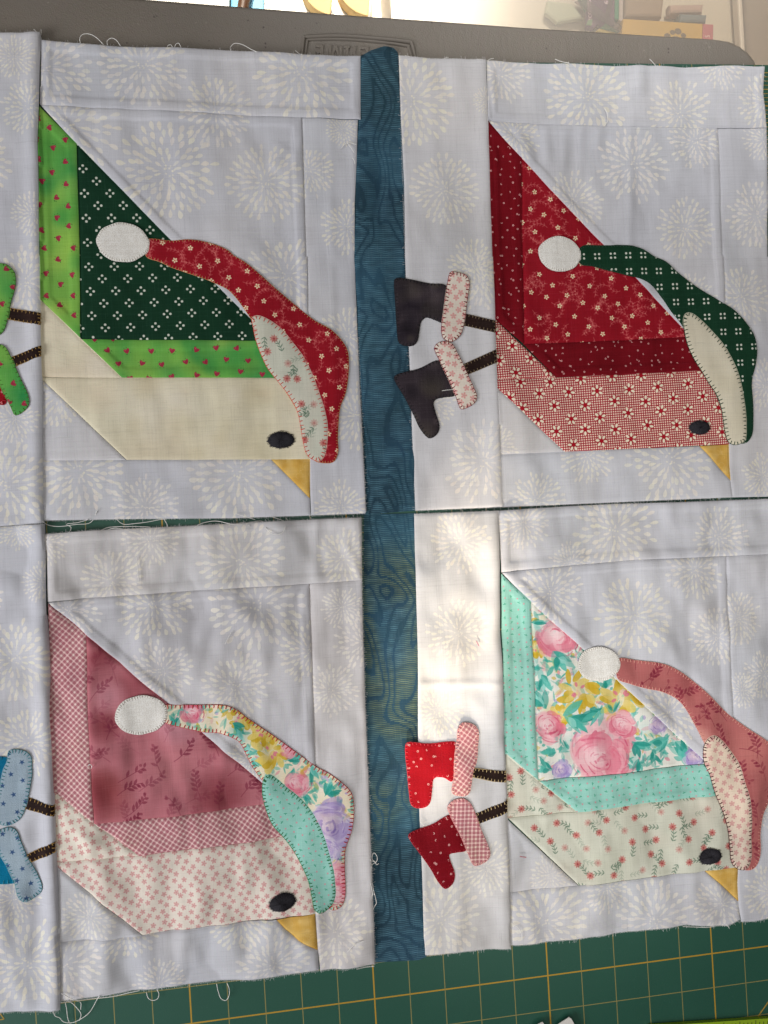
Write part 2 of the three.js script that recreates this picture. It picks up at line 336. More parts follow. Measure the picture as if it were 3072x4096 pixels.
    step(b, 19, 9.5, (x, z, k) => {
      x += (R() - 0.5) * 8; z += (R() - 0.5) * 4; const faded = R() < 0.3, al = faded ? 0.25 : 0.7, a0 = R() * 6.28;
      c.strokeStyle = rgb([86, 112, 92], 1, al); c.lineWidth = 0.45; c.beginPath(); let u = x, v = z, a = a0; c.moveTo(u, v); const st = [];
      for (let i = 0; i < 8; i++) { u += Math.cos(a) * 1.3; v += Math.sin(a) * 1.3; a += 0.09; c.lineTo(u, v); st.push([u, v, a]); }
      c.stroke(); for (let i = 1; i < 8; i += 2) for (const s of [-1, 1]) leaf(c, st[i][0], st[i][1], 3.2, 0.75, st[i][2] + Math.PI + s * 0.75, rgb([78, 106, 86], 1, al));
      const t = R() * 6; for (let i = 0; i < 9; i++) { const q = t + i * 0.698; leaf(c, x, z, 3.2, 1.25, q, rgb(i & 1 ? [204, 116, 106] : [188, 92, 88], 1, faded ? 0.3 : 0.68)); }
      oval(c, x, z, 0.7, 0.7, 0, rgb([150, 50, 54], 1, al));
    });
  },
  stars(c, b, R) {
    base(c, b, [158, 176, 188]); mottle(c, b, R, 60, 2, 8, [[172, 190, 200], [146, 164, 180]], 0.45);
    step(b, 13, 7, (x, z) => { x += (R() - 0.5) * 2; z += (R() - 0.5) * 2; const t = R() * 6; c.fillStyle = rgb([58, 86, 126]); c.beginPath(); for (let i = 0; i < 10; i++) { const a = t + i * 0.6283, r = i & 1 ? 0.85 : 2.1; c.lineTo(x + Math.cos(a) * r, z + Math.sin(a) * r); } c.fill(); });
  },
  turquoise(c, b, R) { base(c, b, [0, 112, 150]); mottle(c, b, R, 20, 4, 14, [[0, 128, 168], [0, 96, 134]], 0.5); },
  bouquet(c, b, R, o) {
    base(c, b, o.ground || [232, 232, 222]);
    mottle(c, b, R, 130, 3, 10, [[130, 204, 192], [150, 210, 204], [234, 214, 140], [244, 214, 216], [238, 238, 232], [200, 230, 224]], 0.5);
    const area = (b[2] - b[0]) * (b[3] - b[1]);
    for (let i = 0; i < area / 17; i++) { const x = b[0] + R() * (b[2] - b[0]), z = b[1] + R() * (b[3] - b[1]), a = R() * 6.3, q = R(); leaf(c, x, z, 2.5 + R() * 7, 1 + R() * 2.6, a, rgb(q < 0.66 ? [60, 168, 152] : q < 0.8 ? [210, 176, 62] : q < 0.93 ? [226, 134, 150] : [170, 150, 206], 1, 0.25 + R() * 0.45)); }
    for (const [kind, x, y, r] of o.motifs || []) {
      if (kind === 'r' || kind === 'v') { // rose: nested cupped petals
        const main = kind === 'r' ? [222, 116, 138] : [164, 144, 200], pale = kind === 'r' ? [240, 186, 192] : [216, 204, 224], deep = kind === 'r' ? [200, 70, 104] : [126, 104, 174];
        for (let i = 0; i < 26; i++) { const a = R() * 6.3, d = r * 0.72 * Math.sqrt(R()), q = r * (0.2 + 0.3 * R()); oval(c, x + Math.cos(a) * d, y + Math.sin(a) * d * 0.9, q, q * (0.45 + 0.4 * R()), a + 1.5 + (R() - 0.5), rgb(R() < 0.5 ? pale : main, 1, 0.35 + 0.35 * R())); }
        blob(c, x - r * 0.15, y - r * 0.15, r * 0.6, [246, 222, 222], 0.75);
        for (let i = 0; i < 34; i++) { const a = R() * 6.3, q = r * (0.1 + 0.85 * R()), o = (R() - 0.5) * r * 0.3; c.strokeStyle = rgb(R() < 0.55 ? main : R() < 0.5 ? deep : pale, 1, 0.25 + 0.4 * R()); c.lineWidth = r * (0.03 + 0.1 * R() * R()); c.lineCap = 'round'; c.beginPath(); c.ellipse(x + o, y + o * 0.6, q, q * (0.6 + 0.3 * R()), R(), a, a + 0.3 + R() * 0.9); c.stroke(); }
      } else if (kind === 'y') {
        for (let i = 0; i < 16; i++) { const a = i * 0.571 + R() * 0.4, q = r * (0.35 + 0.75 * R()); oval(c, x + Math.cos(a) * q * 0.7, y + Math.sin(a) * q * 0.7, r * (0.2 + 0.2 * R()), r * (0.1 + 0.12 * R()), a + R(), rgb(i % 3 ? [208, 172, 44] : [228, 204, 110], 1, 0.85)); }
        blob(c, x, y, r * 0.5, [238, 222, 170], 0.8); for (let i = 0; i < 4; i++) { const a = R() * 6; oval(c, x + Math.cos(a) * r * 0.25, y + Math.sin(a) * r * 0.25, r * 0.1, r * 0.06, a, rgb([226, 122, 148], 1, 0.8)); }
      } else { // teal leaf group
        const t = R() * 6.3;
        for (let i = 0; i < 9; i++) { const a = t + (R() - 0.5) * 1.7, o = r * 0.5 * R(); leaf(c, x - Math.cos(t) * r * 0.5 + Math.cos(t) * o, y - Math.sin(t) * r * 0.5 + Math.sin(t) * o, r * (0.45 + 0.65 * R()), r * (0.14 + 0.2 * R()), a, rgb(R() < 0.5 ? [36, 146, 132] : R() < 0.6 ? [84, 186, 170] : [150, 214, 202], 1, 0.45 + 0.4 * R())); }
      }
    }
  },
  batik(c, b, R) {
    base(c, b, [39, 67, 80]); mottle(c, b, R, 90, 10, 34, [[52, 90, 110], [30, 52, 64], [42, 70, 82], [48, 80, 104]], 0.65);
    for (let z = b[1]; z < b[3]; z += 1.32) for (let x = b[0]; x < b[2]; x += 0.9) {
      const wx = x + 8 * noise(x / 26, z / 40, 3.1), wz = z * 0.32 + 9 * noise(x / 34, z / 48, 9.2), f = Math.sin((noise(wx / 15, wz / 13, 1.7) * 5.0 + wx / 7) * 3.6);
      if (f < -0.72) continue;
      const q = noise(x / 26, z / 44, 5.5), olive = smooth(-0.3, 0.25, q) * (o_olive(z));
      c.fillStyle = rgb([94 + 44 * olive, 136 + 8 * olive, 152 - 52 * olive], 0.95 + 0.4 * noise(x / 9, z / 3, 2), 0.5 + 0.15 * f); c.fillRect(x, z + 0.12 * Math.sin(x), 1.0, 0.62);
    }
    for (let z = b[1]; z < b[3]; z += 1.6) for (let x = b[0]; x < b[2]; x += 1.6) { const v = noise(x / 20 + 5, z / 90, 8); if (v > 0.12) { c.fillStyle = rgb([14, 40, 52], 1, 0.5 * (v - 0.12)); c.fillRect(x, z, 1.7, 1.7); } }
  },
};
let oliveAt = [0, 1]; const o_olive = (z) => smooth(oliveAt[0], oliveAt[0] + 30, z) * (1 - smooth(oliveAt[1] - 40, oliveAt[1], z));

class Print {                                           // one sheet of printed cloth; pieces are cut from it where they lie
  constructor([x0, z0, x1, z1], res = 5) {
    Object.assign(this, { x0, z0, x1, z1, res });
    this.w = Math.min(2048, Math.ceil((x1 - x0) * 1000 * res)); this.h = Math.min(2048, Math.ceil((z1 - z0) * 1000 * res));
    this.canvas = document.createElement('canvas'); this.canvas.width = this.w; this.canvas.height = this.h; this.c = this.canvas.getContext('2d');
  }
  draw(poly, print, seed, turn = 0, o = {}) {
    const c = this.c; c.save(); c.setTransform(this.w / ((this.x1 - this.x0) * 1000), 0, 0, this.h / ((this.z1 - this.z0) * 1000), -this.x0 * 1000 * this.w / ((this.x1 - this.x0) * 1000), -this.z0 * 1000 * this.h / ((this.z1 - this.z0) * 1000));
    c.beginPath(); for (const [x, z] of inset(poly, -0.0002)) c.lineTo(x * 1000, z * 1000); c.closePath(); c.clip();
    let b = box2(poly).map((v) => v * 1000);
    if (turn) { const cx = (b[0] + b[2]) / 2, cz = (b[1] + b[3]) / 2, r = Math.hypot(b[2] - b[0], b[3] - b[1]) / 2; c.translate(cx, cz); c.rotate(turn * Math.PI / 180); b = [-r, -r, r, r]; }
    PRINTS[print](c, b, rng(seed), o); c.restore();
  }
  texture() {
    // the weave itself: fine uneven threads across and along
    const c = this.c, R = rng(this.w * 31 + this.h); c.setTransform(1, 0, 0, 1, 0, 0);
    for (let y = 0; y < this.h; y += 2) { c.fillStyle = R() < 0.5 ? `rgba(255,255,255,${R() * 0.035})` : `rgba(0,0,0,${R() * 0.04})`; c.fillRect(0, y, this.w, 1); }
    for (let x = 0; x < this.w; x += 2) { c.fillStyle = R() < 0.5 ? `rgba(255,255,255,${R() * 0.035})` : `rgba(0,0,0,${R() * 0.04})`; c.fillRect(x, 0, 1, this.h); }
    for (let i = 0; i < this.w * this.h / 300; i++) { const x = R() * this.w, y = R() * this.h, l = 8 + R() * 60; c.fillStyle = R() < 0.5 ? `rgba(255,255,255,${0.015 + R() * 0.035})` : `rgba(0,0,0,${0.015 + R() * 0.035})`; if (R() < 0.5) c.fillRect(x, y, l, 1.4); else c.fillRect(x, y, 1.4, l); }
    const t = new THREE.CanvasTexture(this.canvas); t.colorSpace = THREE.SRGBColorSpace; t.magFilter = THREE.LinearFilter;
    t.repeat.set(1 / (this.x1 - this.x0), 1 / (this.z1 - this.z0)); t.offset.set(-this.x0 / (this.x1 - this.x0), this.z1 / (this.z1 - this.z0));
    return t;
  }
}

// ------------------------------------------------------------------ the folding table
const TABLE = -0.0022;                                  // its top; the mat above is 2.2 mm thick
function tablePlastic() {
  const R = rng(5);
  const grain = dataTexture(512, (x, y) => { const a = x / 512 * 6.2832, b = y / 512 * 6.2832; return 0.5 + 0.12 * noise(Math.cos(a) * 9, Math.sin(a) * 9, Math.cos(b) * 9 + 5 * Math.sin(b)) + 0.5 * (R() - 0.5); }, 1 / 0.16);
  const n = 1024, cv = document.createElement('canvas'); cv.width = cv.height = n; const c = cv.getContext('2d');
  c.fillStyle = '#777067'; c.fillRect(0, 0, n, n); mottle(c, [0, 0, n, n], R, 60, 60, 260, [[126, 119, 110], [112, 104, 93], [122, 113, 100]], 0.4);
  for (let i = 0; i < 240; i++) oval(c, R() * n, R() * n, 0.8 + R() * 2, 0.8 + R() * 1.6, R() * 3, R() < 0.65 ? 'rgba(48,42,38,.6)' : 'rgba(176,168,158,.35)');
  const t = new THREE.CanvasTexture(cv); t.colorSpace = THREE.SRGBColorSpace; t.wrapS = t.wrapT = THREE.RepeatWrapping; t.repeat.set(1 / 0.3, 1 / 0.3); t.magFilter = THREE.LinearFilter;
  return new THREE.MeshStandardMaterial({ map: t, roughness: 0.48, bumpMap: grain, bumpScale: 0.0004 });
}
const plastic = tablePlastic();
const table = thing('folding_table', 'grey-brown moulded plastic folding table under the green cutting mat', 'table', [0, TABLE, 0]);
{
  const edge = at('S -900,-128 0,-55 930,18 1300,47 1700,75 2100,104 2372,121 2705,142 2857,151 2916,160 2963,181 2996,207 3022,240 3040,285', TABLE);
  const last = edge[edge.length - 1], first = edge[0];
  const outline = [...edge, [last[0] + 0.012, last[1] + 0.1], [last[0] + 0.03, 0.75], [first[0], 0.75]];
  const s = new THREE.Shape(outline.map(([x, z]) => new THREE.Vector2(x, -z)));
  const g = new THREE.ExtrudeGeometry(s, { depth: 0.036, bevelEnabled: true, bevelThickness: 0.003, bevelSize: 0.003, bevelOffset: -0.003, bevelSegments: 4, curveSegments: 2 });
  g.rotateX(-Math.PI / 2); g.translate(0, TABLE - 0.039, 0);
  part('table_top', g, plastic, table);
  const badge = (pts, r) => { const k = curve(at(pts, TABLE).map(([x, z]) => V(x, TABLE + 0.0002, z)), 10); const w = new Rods(); w.add(k, r, 10); return w.geometry(); };
  part('badge_frame', mergeGeometries([badge('S 1196,262 1206,224 1216,149', 0.0014), badge('S 1216,149 1334,144 1420,147 1502,154 1580,161 1645,169', 0.0014), badge('S 1645,169 1652,190 1662,240', 0.0014),
    badge('S 1212,262 1221,222 1230,160', 0.0010), badge('S 1230,160 1334,157 1420,160 1502,167 1580,176 1633,185', 0.0010), badge('S 1633,185 1640,210 1648,240', 0.0010)]), plastic, table);
  const font = await new FontLoader().loadAsync('fonts/droid/droid_sans_bold.typeface.json');
  const letters = 'LIFETIME'.split(''), spots = [1560, 1537, 1492, 1443, 1397, 1375, 1314, 1262];
  const gs = letters.map((l, i) => {
    const t = new TextGeometry(l, { font, size: 0.0092, depth: 0.0008, bevelEnabled: true, bevelThickness: 0.0004, bevelSize: 0.0003, bevelSegments: 2, curveSegments: 4 });
    t.computeBoundingBox(); t.translate(-t.boundingBox.max.x, -t.boundingBox.min.y, 0); t.rotateX(-Math.PI / 2); t.rotateY(Math.PI + 0.0); 
    t.rotateY(-0.075); const [x, z] = at(`S ${spots[i]},${193 - i * 2}`, TABLE)[0]; t.translate(x, TABLE - 0.0002, z + 0.0);
    return t;
  });
  part('badge_lettering', mergeGeometries(gs), plastic, table, { label: 'embossed word LIFETIME, upside down from this side' });
}

// ------------------------------------------------------------------ the cutting mat and its printed grid
const INCH = 0.0254;
const [gx, gz] = at('BR 708,897', 0)[0];                // where two heavy lines cross
const mat = thing('cutting_mat', 'green self-healing cutting mat with a yellow inch grid under the quilt blocks', 'cutting mat');
{
  const n = 1270, px = n / 127, cv = document.createElement('canvas'); cv.width = cv.height = n; const c = cv.getContext('2d'), R = rng(17);
  c.fillStyle = '#205342'; c.fillRect(0, 0, n, n); mottle(c, [0, 0, n, n], R, 50, 80, 300, [[37, 88, 70], [29, 76, 60], [34, 84, 64]], 0.3);
  for (let i = 0; i < 90; i++) { c.strokeStyle = `rgba(120,150,138,${0.05 + R() * 0.13})`; c.lineWidth = 0.8 + R(); const x = R() * n, y = R() * n, a = R() * 6; c.beginPath(); c.moveTo(x, y); c.lineTo(x + Math.cos(a) * 60 * R(), y + Math.sin(a) * 60 * R()); c.stroke(); }
  for (let i = 0; i < 160; i++) oval(c, R() * n, R() * n, 1 + R() * 2, 1 + R() * 2, 0, `rgba(150,170,160,${R() * 0.25})`);
  for (let k = 0; k < 5; k++) { const q = k * 25.4 * px, w = (k ? 0.62 : 1.05) * px; c.fillStyle = k ? 'rgba(150,136,78,.95)' : 'rgba(182,142,42,1)'; for (const o of k ? [0] : [0, n]) { c.fillRect(q + o - w / 2, 0, w, n); c.fillRect(0, q + o - w / 2, n, w); } }
  const t = new THREE.CanvasTexture(cv); t.colorSpace = THREE.SRGBColorSpace; t.wrapS = t.wrapT = THREE.RepeatWrapping; t.magFilter = THREE.LinearFilter;
  t.repeat.set(1 / 0.127, 1 / 0.127); t.offset.set(-gx / 0.127, gz / 0.127);
  const m = new THREE.MeshStandardMaterial({ map: t, roughness: 0.5, bumpMap: felt, bumpScale: 0.00008 });
  const zTop = at('S 2620,254', 0)[0][1], x0 = gx - 0.56, x1 = gx + 0.45;
  const g = new RoundedBoxGeometry(x1 - x0, 0.0021, 0.9 - 0, 2, 0.0005); g.translate((x0 + x1) / 2, -0.00105, zTop + 0.45);
  const p = g.attributes.position, uv = g.attributes.uv; for (let i = 0; i < p.count; i++) uv.setXY(i, p.getX(i), -p.getZ(i));
  part('mat_sheet', g, m, mat);
  const yellow = plain('#a98a35', 0.6), dark = plain('#141b17', 0.6);
  const bar = (a, b, w) => { const l = Math.hypot(b[0] - a[0], b[1] - a[1]), q = new THREE.BoxGeometry(l, 0.0002, w); q.rotateY(-Math.atan2(b[1] - a[1], b[0] - a[0])); q.translate((a[0] + b[0]) / 2, 0.0001, (a[1] + b[1]) / 2); return q; };
  // the ruled row seen in the gap between the two left blocks
  const z = at('S 560,2092', 0)[0][1], ticks = [], crosses = [];
  for (let i = -64; i < 24; i++) { const x = gx + i * INCH / 8, long = i % 4 === 0; ticks.push(bar([x, z - 0.0045], [x, z - 0.0045 + (long ? 0.0042 : 0.0024)], 0.0005)); if (i % 8 === 4) { crosses.push(bar([x, z - 0.004], [x, z + 0.006], 0.0007)); for (const d of [-0.001, 0.0028]) crosses.push(bar([x - 0.0026, z + d], [x + 0.0026, z + d], 0.0006)); } }
  part('printed_tick', mergeGeometries(ticks), dark, mat, { kind: 'stuff' });
  part('printed_cross', mergeGeometries(crosses), dark, mat, { kind: 'stuff' });
  // ruler scale along the right border
  const side = []; const [rx, rz] = at('S 3058,291', 0)[0];
  for (let i = 0; i < 26; i++) side.push(bar([rx - 0.006, rz + i * INCH / 8], [rx + (i % 4 === 0 ? 0.016 : 0.009), rz + i * INCH / 8], i % 4 === 0 ? 0.0007 : 0.00045));
  part('printed_scale', mergeGeometries(side), yellow, mat, { kind: 'stuff' });
  const [d0, d1] = at('S 3013,4092 3080,4012', 0); part('printed_diagonal', bar(d0, [d1[0] + 0.02, d1[1] - 0.0245], 0.0008), yellow, mat);
  const [a0, a1, a2] = at('BL -16,1038 18,1084 -16,1090', 0); part('printed_arrow', mergeGeometries([bar(a0, a1, 0.0007), bar(a1, a2, 0.0007)]), yellow, mat);
}

// ------------------------------------------------------------------ teal batik sashing strips under the blocks
function tealStrip(text, seed, label, height, olive) {
  const poly = at(text, 0.001), b = box2(poly), pr = new Print([b[0] - 0.002, b[1] - 0.002, b[2] + 0.002, b[3] + 0.002], 5);
  oliveAt = olive.map((t) => at(t, 0)[0][1] * 1000);
  pr.draw(poly, 'batik', seed);
  const t = thing('sashing_strip', label, 'fabric strip', [(b[0] + b[2]) / 2, 0, (b[1] + b[3]) / 2]);
  part('strip_cloth', cloth(poly, height, 0.0015, 0.0005), clothMaterial(pr.texture()), t);
  return { t, height, poly };
}
const stripTop = tealStrip('TL 1545,246 1562,240 1600,217 1659,198 TR 15,199 42,206 58,222 66,250 90,500 102,800 106,1106 MR 107,0 120,400 150,900 154,1098 LL 1556,14 ML 1568,1098 1560,900 1530,300 1515,0 TL 1518,700', 301,
  'dark teal batik strip between the upper two blocks, its rounded end on the table', (x, z, d) => { const u = (x - 0.004) / 0.02; return 0.0012 + 0.0026 * Math.exp(-u * u) * smooth(0, 0.004, d) + 0.0003 * noise(x * 60, z * 30, 2) - 0.0006 * Math.exp(-d / 0.0012); }, ['S 1500,3300', 'S 1500,3301']);
const stripLow = tealStrip('LL 1572,12 1600,9 LR 140,6 160,600 164,1000 BR 172,200 190,700 184,815 150,830 60,836 0,838 BL 1612,842 1605,600 1590,300 1580,0 LL 1572,700', 302,
  'teal and olive batik strip between the lower two blocks', (x, z, d) => 0.0011 + 0.0005 * noise(x * 50, z * 22, 4) + 0.0003 - 0.0005 * Math.exp(-d / 0.0012), ['S 1500,2120', 'S 1500,3500']);

// ------------------------------------------------------------------ quilt blocks
function sideOf([a, b], x, z) { const dx = b[0] - a[0], dz = b[1] - a[1], l = Math.hypot(dx, dz); return ((x - a[0]) * dz - (z - a[1]) * dx) / l; }   // + to the right of a line running down
function creaseHeight(list, x, z) {
  let h = 0;
  for (const [a, b, up, wide] of list) {
    const dx = b[0] - a[0], dz = b[1] - a[1], l2 = dx * dx + dz * dz, t = ((x - a[0]) * dx + (z - a[1]) * dz) / l2;
    if (t < -0.3 || t > 1.3) continue;
    const ex = x - a[0] - t * dx, ez = z - a[1] - t * dz, d2 = (ex * ex + ez * ez) / (wide * wide); if (d2 > 9) continue;
    h += up * Math.exp(-d2) * smooth(-0.25, 0.12, t) * (1 - smooth(0.88, 1.25, t));
  }
  return h;
}
const GROUP = 'quilt blocks laid on the cutting mat';
function makeBlock(spec) {
  const all = spec.pieces.flatMap((p) => p.poly = at(p.at)), b0 = box2(all), M = 0.012;
  const b = [b0[0] - M, b0[1] - M, b0[2] + M, b0[3] + M];
  const cut = new Print(b, 5), over = new Print(b, 5), origin = [(b0[0] + b0[2]) / 2, 0, (b0[1] + b0[3]) / 2];
  const t = thing('quilt_block', spec.label, 'quilt block', origin, GROUP);
  const seam = at(spec.seam), creases = (spec.creases || []).map(([s, up, wide]) => [...at(s), up * 1.6 / 1000, wide / 1000]), S = spec.seed;
  const relief = (x, z) => {
    const d = -sideOf(seam, x, z), rough = spec.rough || 1;
    let h = BASE + rough * (0.0024 * noise(x * 17, z * 14, S) + 0.0017 * noise(x * 46, z * 24, S + 5) + 0.00055 * noise(x * 100, z * 60, S + 9)) + creaseHeight(creases, x, z);
    if (d > 0) h += spec.fold / 1000 * Math.exp(-(((d - 0.0045) / 0.006) ** 2)) + 0.0002;
    return Math.max(0.0019, h);
  };
  // pieced patches
  const jobs = [];
  spec.pieces.forEach((p, k) => {
    const poly = inset(p.poly, -0.0001), press = p.pressed ? 0.0007 : 0, name = p.name;
    cut.draw(p.poly, p.print, S * 100 + k, p.turn || 0, { ...p.opts, bursts: (p.bursts ? burstsOf(p.bursts) : []), motifs: p.motifs ? motifsOf(p.motifs) : [] });
    jobs.push([name, poly, (x, z, d) => relief(x, z) + press * (1 - smooth(0.0052, 0.0074, d)) - (spec.valley || 0.00065) * Math.exp(-d / 0.0008)]);
  });
  // appliqué shapes on top
  const tops = spec.applique.map((p, k) => {
    let poly = p.round ? ellipse(at(p.round[0])[0], p.round[1] / 1000, p.round[2] / 1000, p.round[3] || 0, 44, 0.05) : p.sharp ? at(p.at) : soft(at(p.at), 5);
    over.draw(inset(poly, -0.0004), p.print, S * 100 + 50 + k, p.turn || 0, { ...p.opts, motifs: p.motifs ? motifsOf(p.motifs) : [] });
    const lift = (p.lift ?? 0.75) / 1000, puff = (p.puff ?? 0.45) / 1000;
    const h = (x, z, d) => relief(x, z) + lift + puff * (1 - Math.exp(-d / 0.0016)) + (p.dome ? p.dome / 1000 * (1 - Math.exp(-d / 0.004)) : 0);
    return { ...p, poly, h };
  });
  const pieced = clothMaterial(cut.texture()), printed = over.texture(), appl = clothMaterial(printed), feltM = clothMaterial(printed, { felt: true });
  for (const [name, poly, h] of jobs) part(name, cloth(poly, h, 0.00125), pieced, t);
  for (const a of tops) {
    const m = part(a.name, cloth(a.poly, a.h, a.cell || 0.0014, 0.0006), a.felt ? feltM : appl, t, a.label ? { label: a.label } : undefined);
    if (a.stitch) stitches(m, a, t);
    if (a.name === 'eye') fuzz(m, a);
  }
  t.userData.on = (x, z) => spec.pieces.some((p) => inside(p.poly, x, z));
  spec.finish?.(t, relief);
  delete t.userData.on;
  return { t, relief };
}
function burstsOf(text) { let v = 'S'; const o = []; for (const w of text.trim().split(/\s+/)) { if (/^[A-Z]+$/.test(w)) { v = w; continue; } const [a, b, r] = w.split(',').map(Number), [x, z] = at(`${v} ${a},${b}`)[0]; o.push([x * 1000, z * 1000, r * 0.166]); } return o; }
function motifsOf(text) { return text.trim().split(/\s+/).map((w) => { const [k, a, b, r] = w.split(','), [x, z] = at(`S ${a},${b}`)[0]; return [k, x * 1000, z * 1000, +r]; }); }
function stitches(mesh, a, t) {
  const { color, gap = 3.1, len = 2.2, only } = a.stitch, r = (a.stitch.r ?? 0.2) * 1.65, w = new Rods(), R = rng(a.poly.length * 7 + 3), p = a.poly, s = Math.sign(area2(p));
  let walk = 0; const rim = [];
  for (let i = 0; i < p.length; i++) {
    const A = p[i], B = p[(i + 1) % p.length], dx = B[0] - A[0], dz = B[1] - A[1], l = Math.hypot(dx, dz); if (l < 1e-6) continue;
    const nx = -dz / l * s, nz = dx / l * s;
    while (walk < l) {
      const q = walk / l, x = A[0] + dx * q, z = A[1] + dz * q;
      const L = (len * (0.85 + 0.3 * R())) / 1000, tilt = (R() - 0.5) * 0.35, ex = nx - nz * tilt, ez = nz + nx * tilt;
      const skip = only && !only(x, z);
      if (!skip) {
        const pts = []; for (const k of [-0.16, 0.0, 0.35, 0.7, 1]) { const u = x + ex * L * k, v = z + ez * L * k; pts.push(V(u, a.h(u, v, Math.max(0, L * k)) + (k < 0 ? -0.00055 : k === 1 ? -0.00005 : 0.00014), v)); }
        w.add(pts, r / 1000 * (0.9 + 0.2 * R()), 4);
      }
      walk += gap / 1000 * (0.86 + 0.28 * R());
    }
    walk -= l;
    if (!only || only(A[0], A[1])) rim.push(V(A[0] - nx * 0.0001, a.h(A[0], A[1], 0) - 0.00012, A[1] - nz * 0.0001)); else if (rim.length) rim.push(null);
  }
  let run = []; for (const v of [...rim, only ? null : rim[0], null]) { if (v) run.push(v); else { if (run.length > 1) w.add(run, r / 1000 * 0.7, 4); run = []; } }
  const g = w.geometry(), o = new THREE.Mesh(g, threadMaterial(color)); o.name = numbered('blanket_stitch'); o.castShadow = o.receiveShadow = true; o.userData.kind = 'stuff'; mesh.add(o);
}
function fuzz(mesh, a) { // dark satin threads over the felt eye
  const w = new Rods(), R = rng(99 + a.poly.length), b = box2(a.poly), cx = (b[0] + b[2]) / 2, cz = (b[1] + b[3]) / 2;
  a.poly.forEach(([x, z]) => { for (let k = 0; k < 4; k++) { const q = 0.1 + R() * 0.5, e = 1.03 + 0.08 * R(), j = () => (R() - 0.5) * 0.0012; const p0 = [cx + (x - cx) * e + j(), cz + (z - cz) * e + j()], p1 = [cx + (x - cx) * q + j(), cz + (z - cz) * q + j()]; const pts = []; for (let i = 0; i <= 4; i++) { const u = p0[0] + (p1[0] - p0[0]) * i / 4, v = p0[1] + (p1[1] - p0[1]) * i / 4; pts.push(V(u, a.h(u, v, toEdge(a.poly, u, v) * (inside(a.poly, u, v) ? 1 : 0)) + (i === 0 ? -0.0006 : 0.00018), v)); } w.add(pts, 0.00016, 3); } });
  const o = new THREE.Mesh(w.geometry(), threadMaterial('#2b2930')); o.name = numbered('satin_stitch'); o.userData.kind = 'stuff'; o.castShadow = true; mesh.add(o);
}
function fringe(t, relief, lines, seed, len = 0.8) {     // frayed raw edges
  const w = new Rods(), R = rng(seed);
  for (const text of lines) {
    const p = at(text);
    for (let i = 0; i < p.length - 1; i++) {
      const [x0, z0] = p[i], dx = p[i + 1][0] - x0, dz = p[i + 1][1] - z0, l = Math.hypot(dx, dz), nx = dz / l, nz = -dx / l;
      for (let s = 0; s < l; s += 0.00055 * (0.6 + 0.8 * R())) {
        const x = x0 + dx * s / l, z = z0 + dz * s / l, y = relief(x, z) - 0.0006, L = (R() < 0.06 ? 2.2 : 0.35 + len * R()) / 1000, k = (R() - 0.5) * 0.7;
        w.add([V(x - nx * 0.0004, y, z - nz * 0.0004), V(x + (nx - nz * k) * L, y - 0.0002 * R(), z + (nz + nx * k) * L)], 0.00011, 3);
      }
    }
  }
  part('frayed_edge', w.geometry(), threadMaterial('#e4e3e2'), t, { kind: 'stuff' });
}
function threads(t, relief, list, color = WHITE_THREAD, r = 0.00022) {
  const lie = (x, z) => t.userData.on(x, z) ? relief(x, z) + 0.0012 : 0.0022;
  for (const text of list) { const p = at(text).map(([x, z], i, q) => V(x, lie(x, z) + 0.0006 * Math.sin(i / (q.length - 1) * Math.PI), z)); const w = new Rods(); w.add(curve(p, 10), r, 6); part('loose_thread', w.geometry(), threadMaterial(color), t); }
}
const W = (name, text, bursts, o = {}) => ({ name, at: text, print: 'white', bursts, ...o });
const P = (name, text, print, turn = 0, o = {}) => ({ name, at: text, print, turn, ...o });

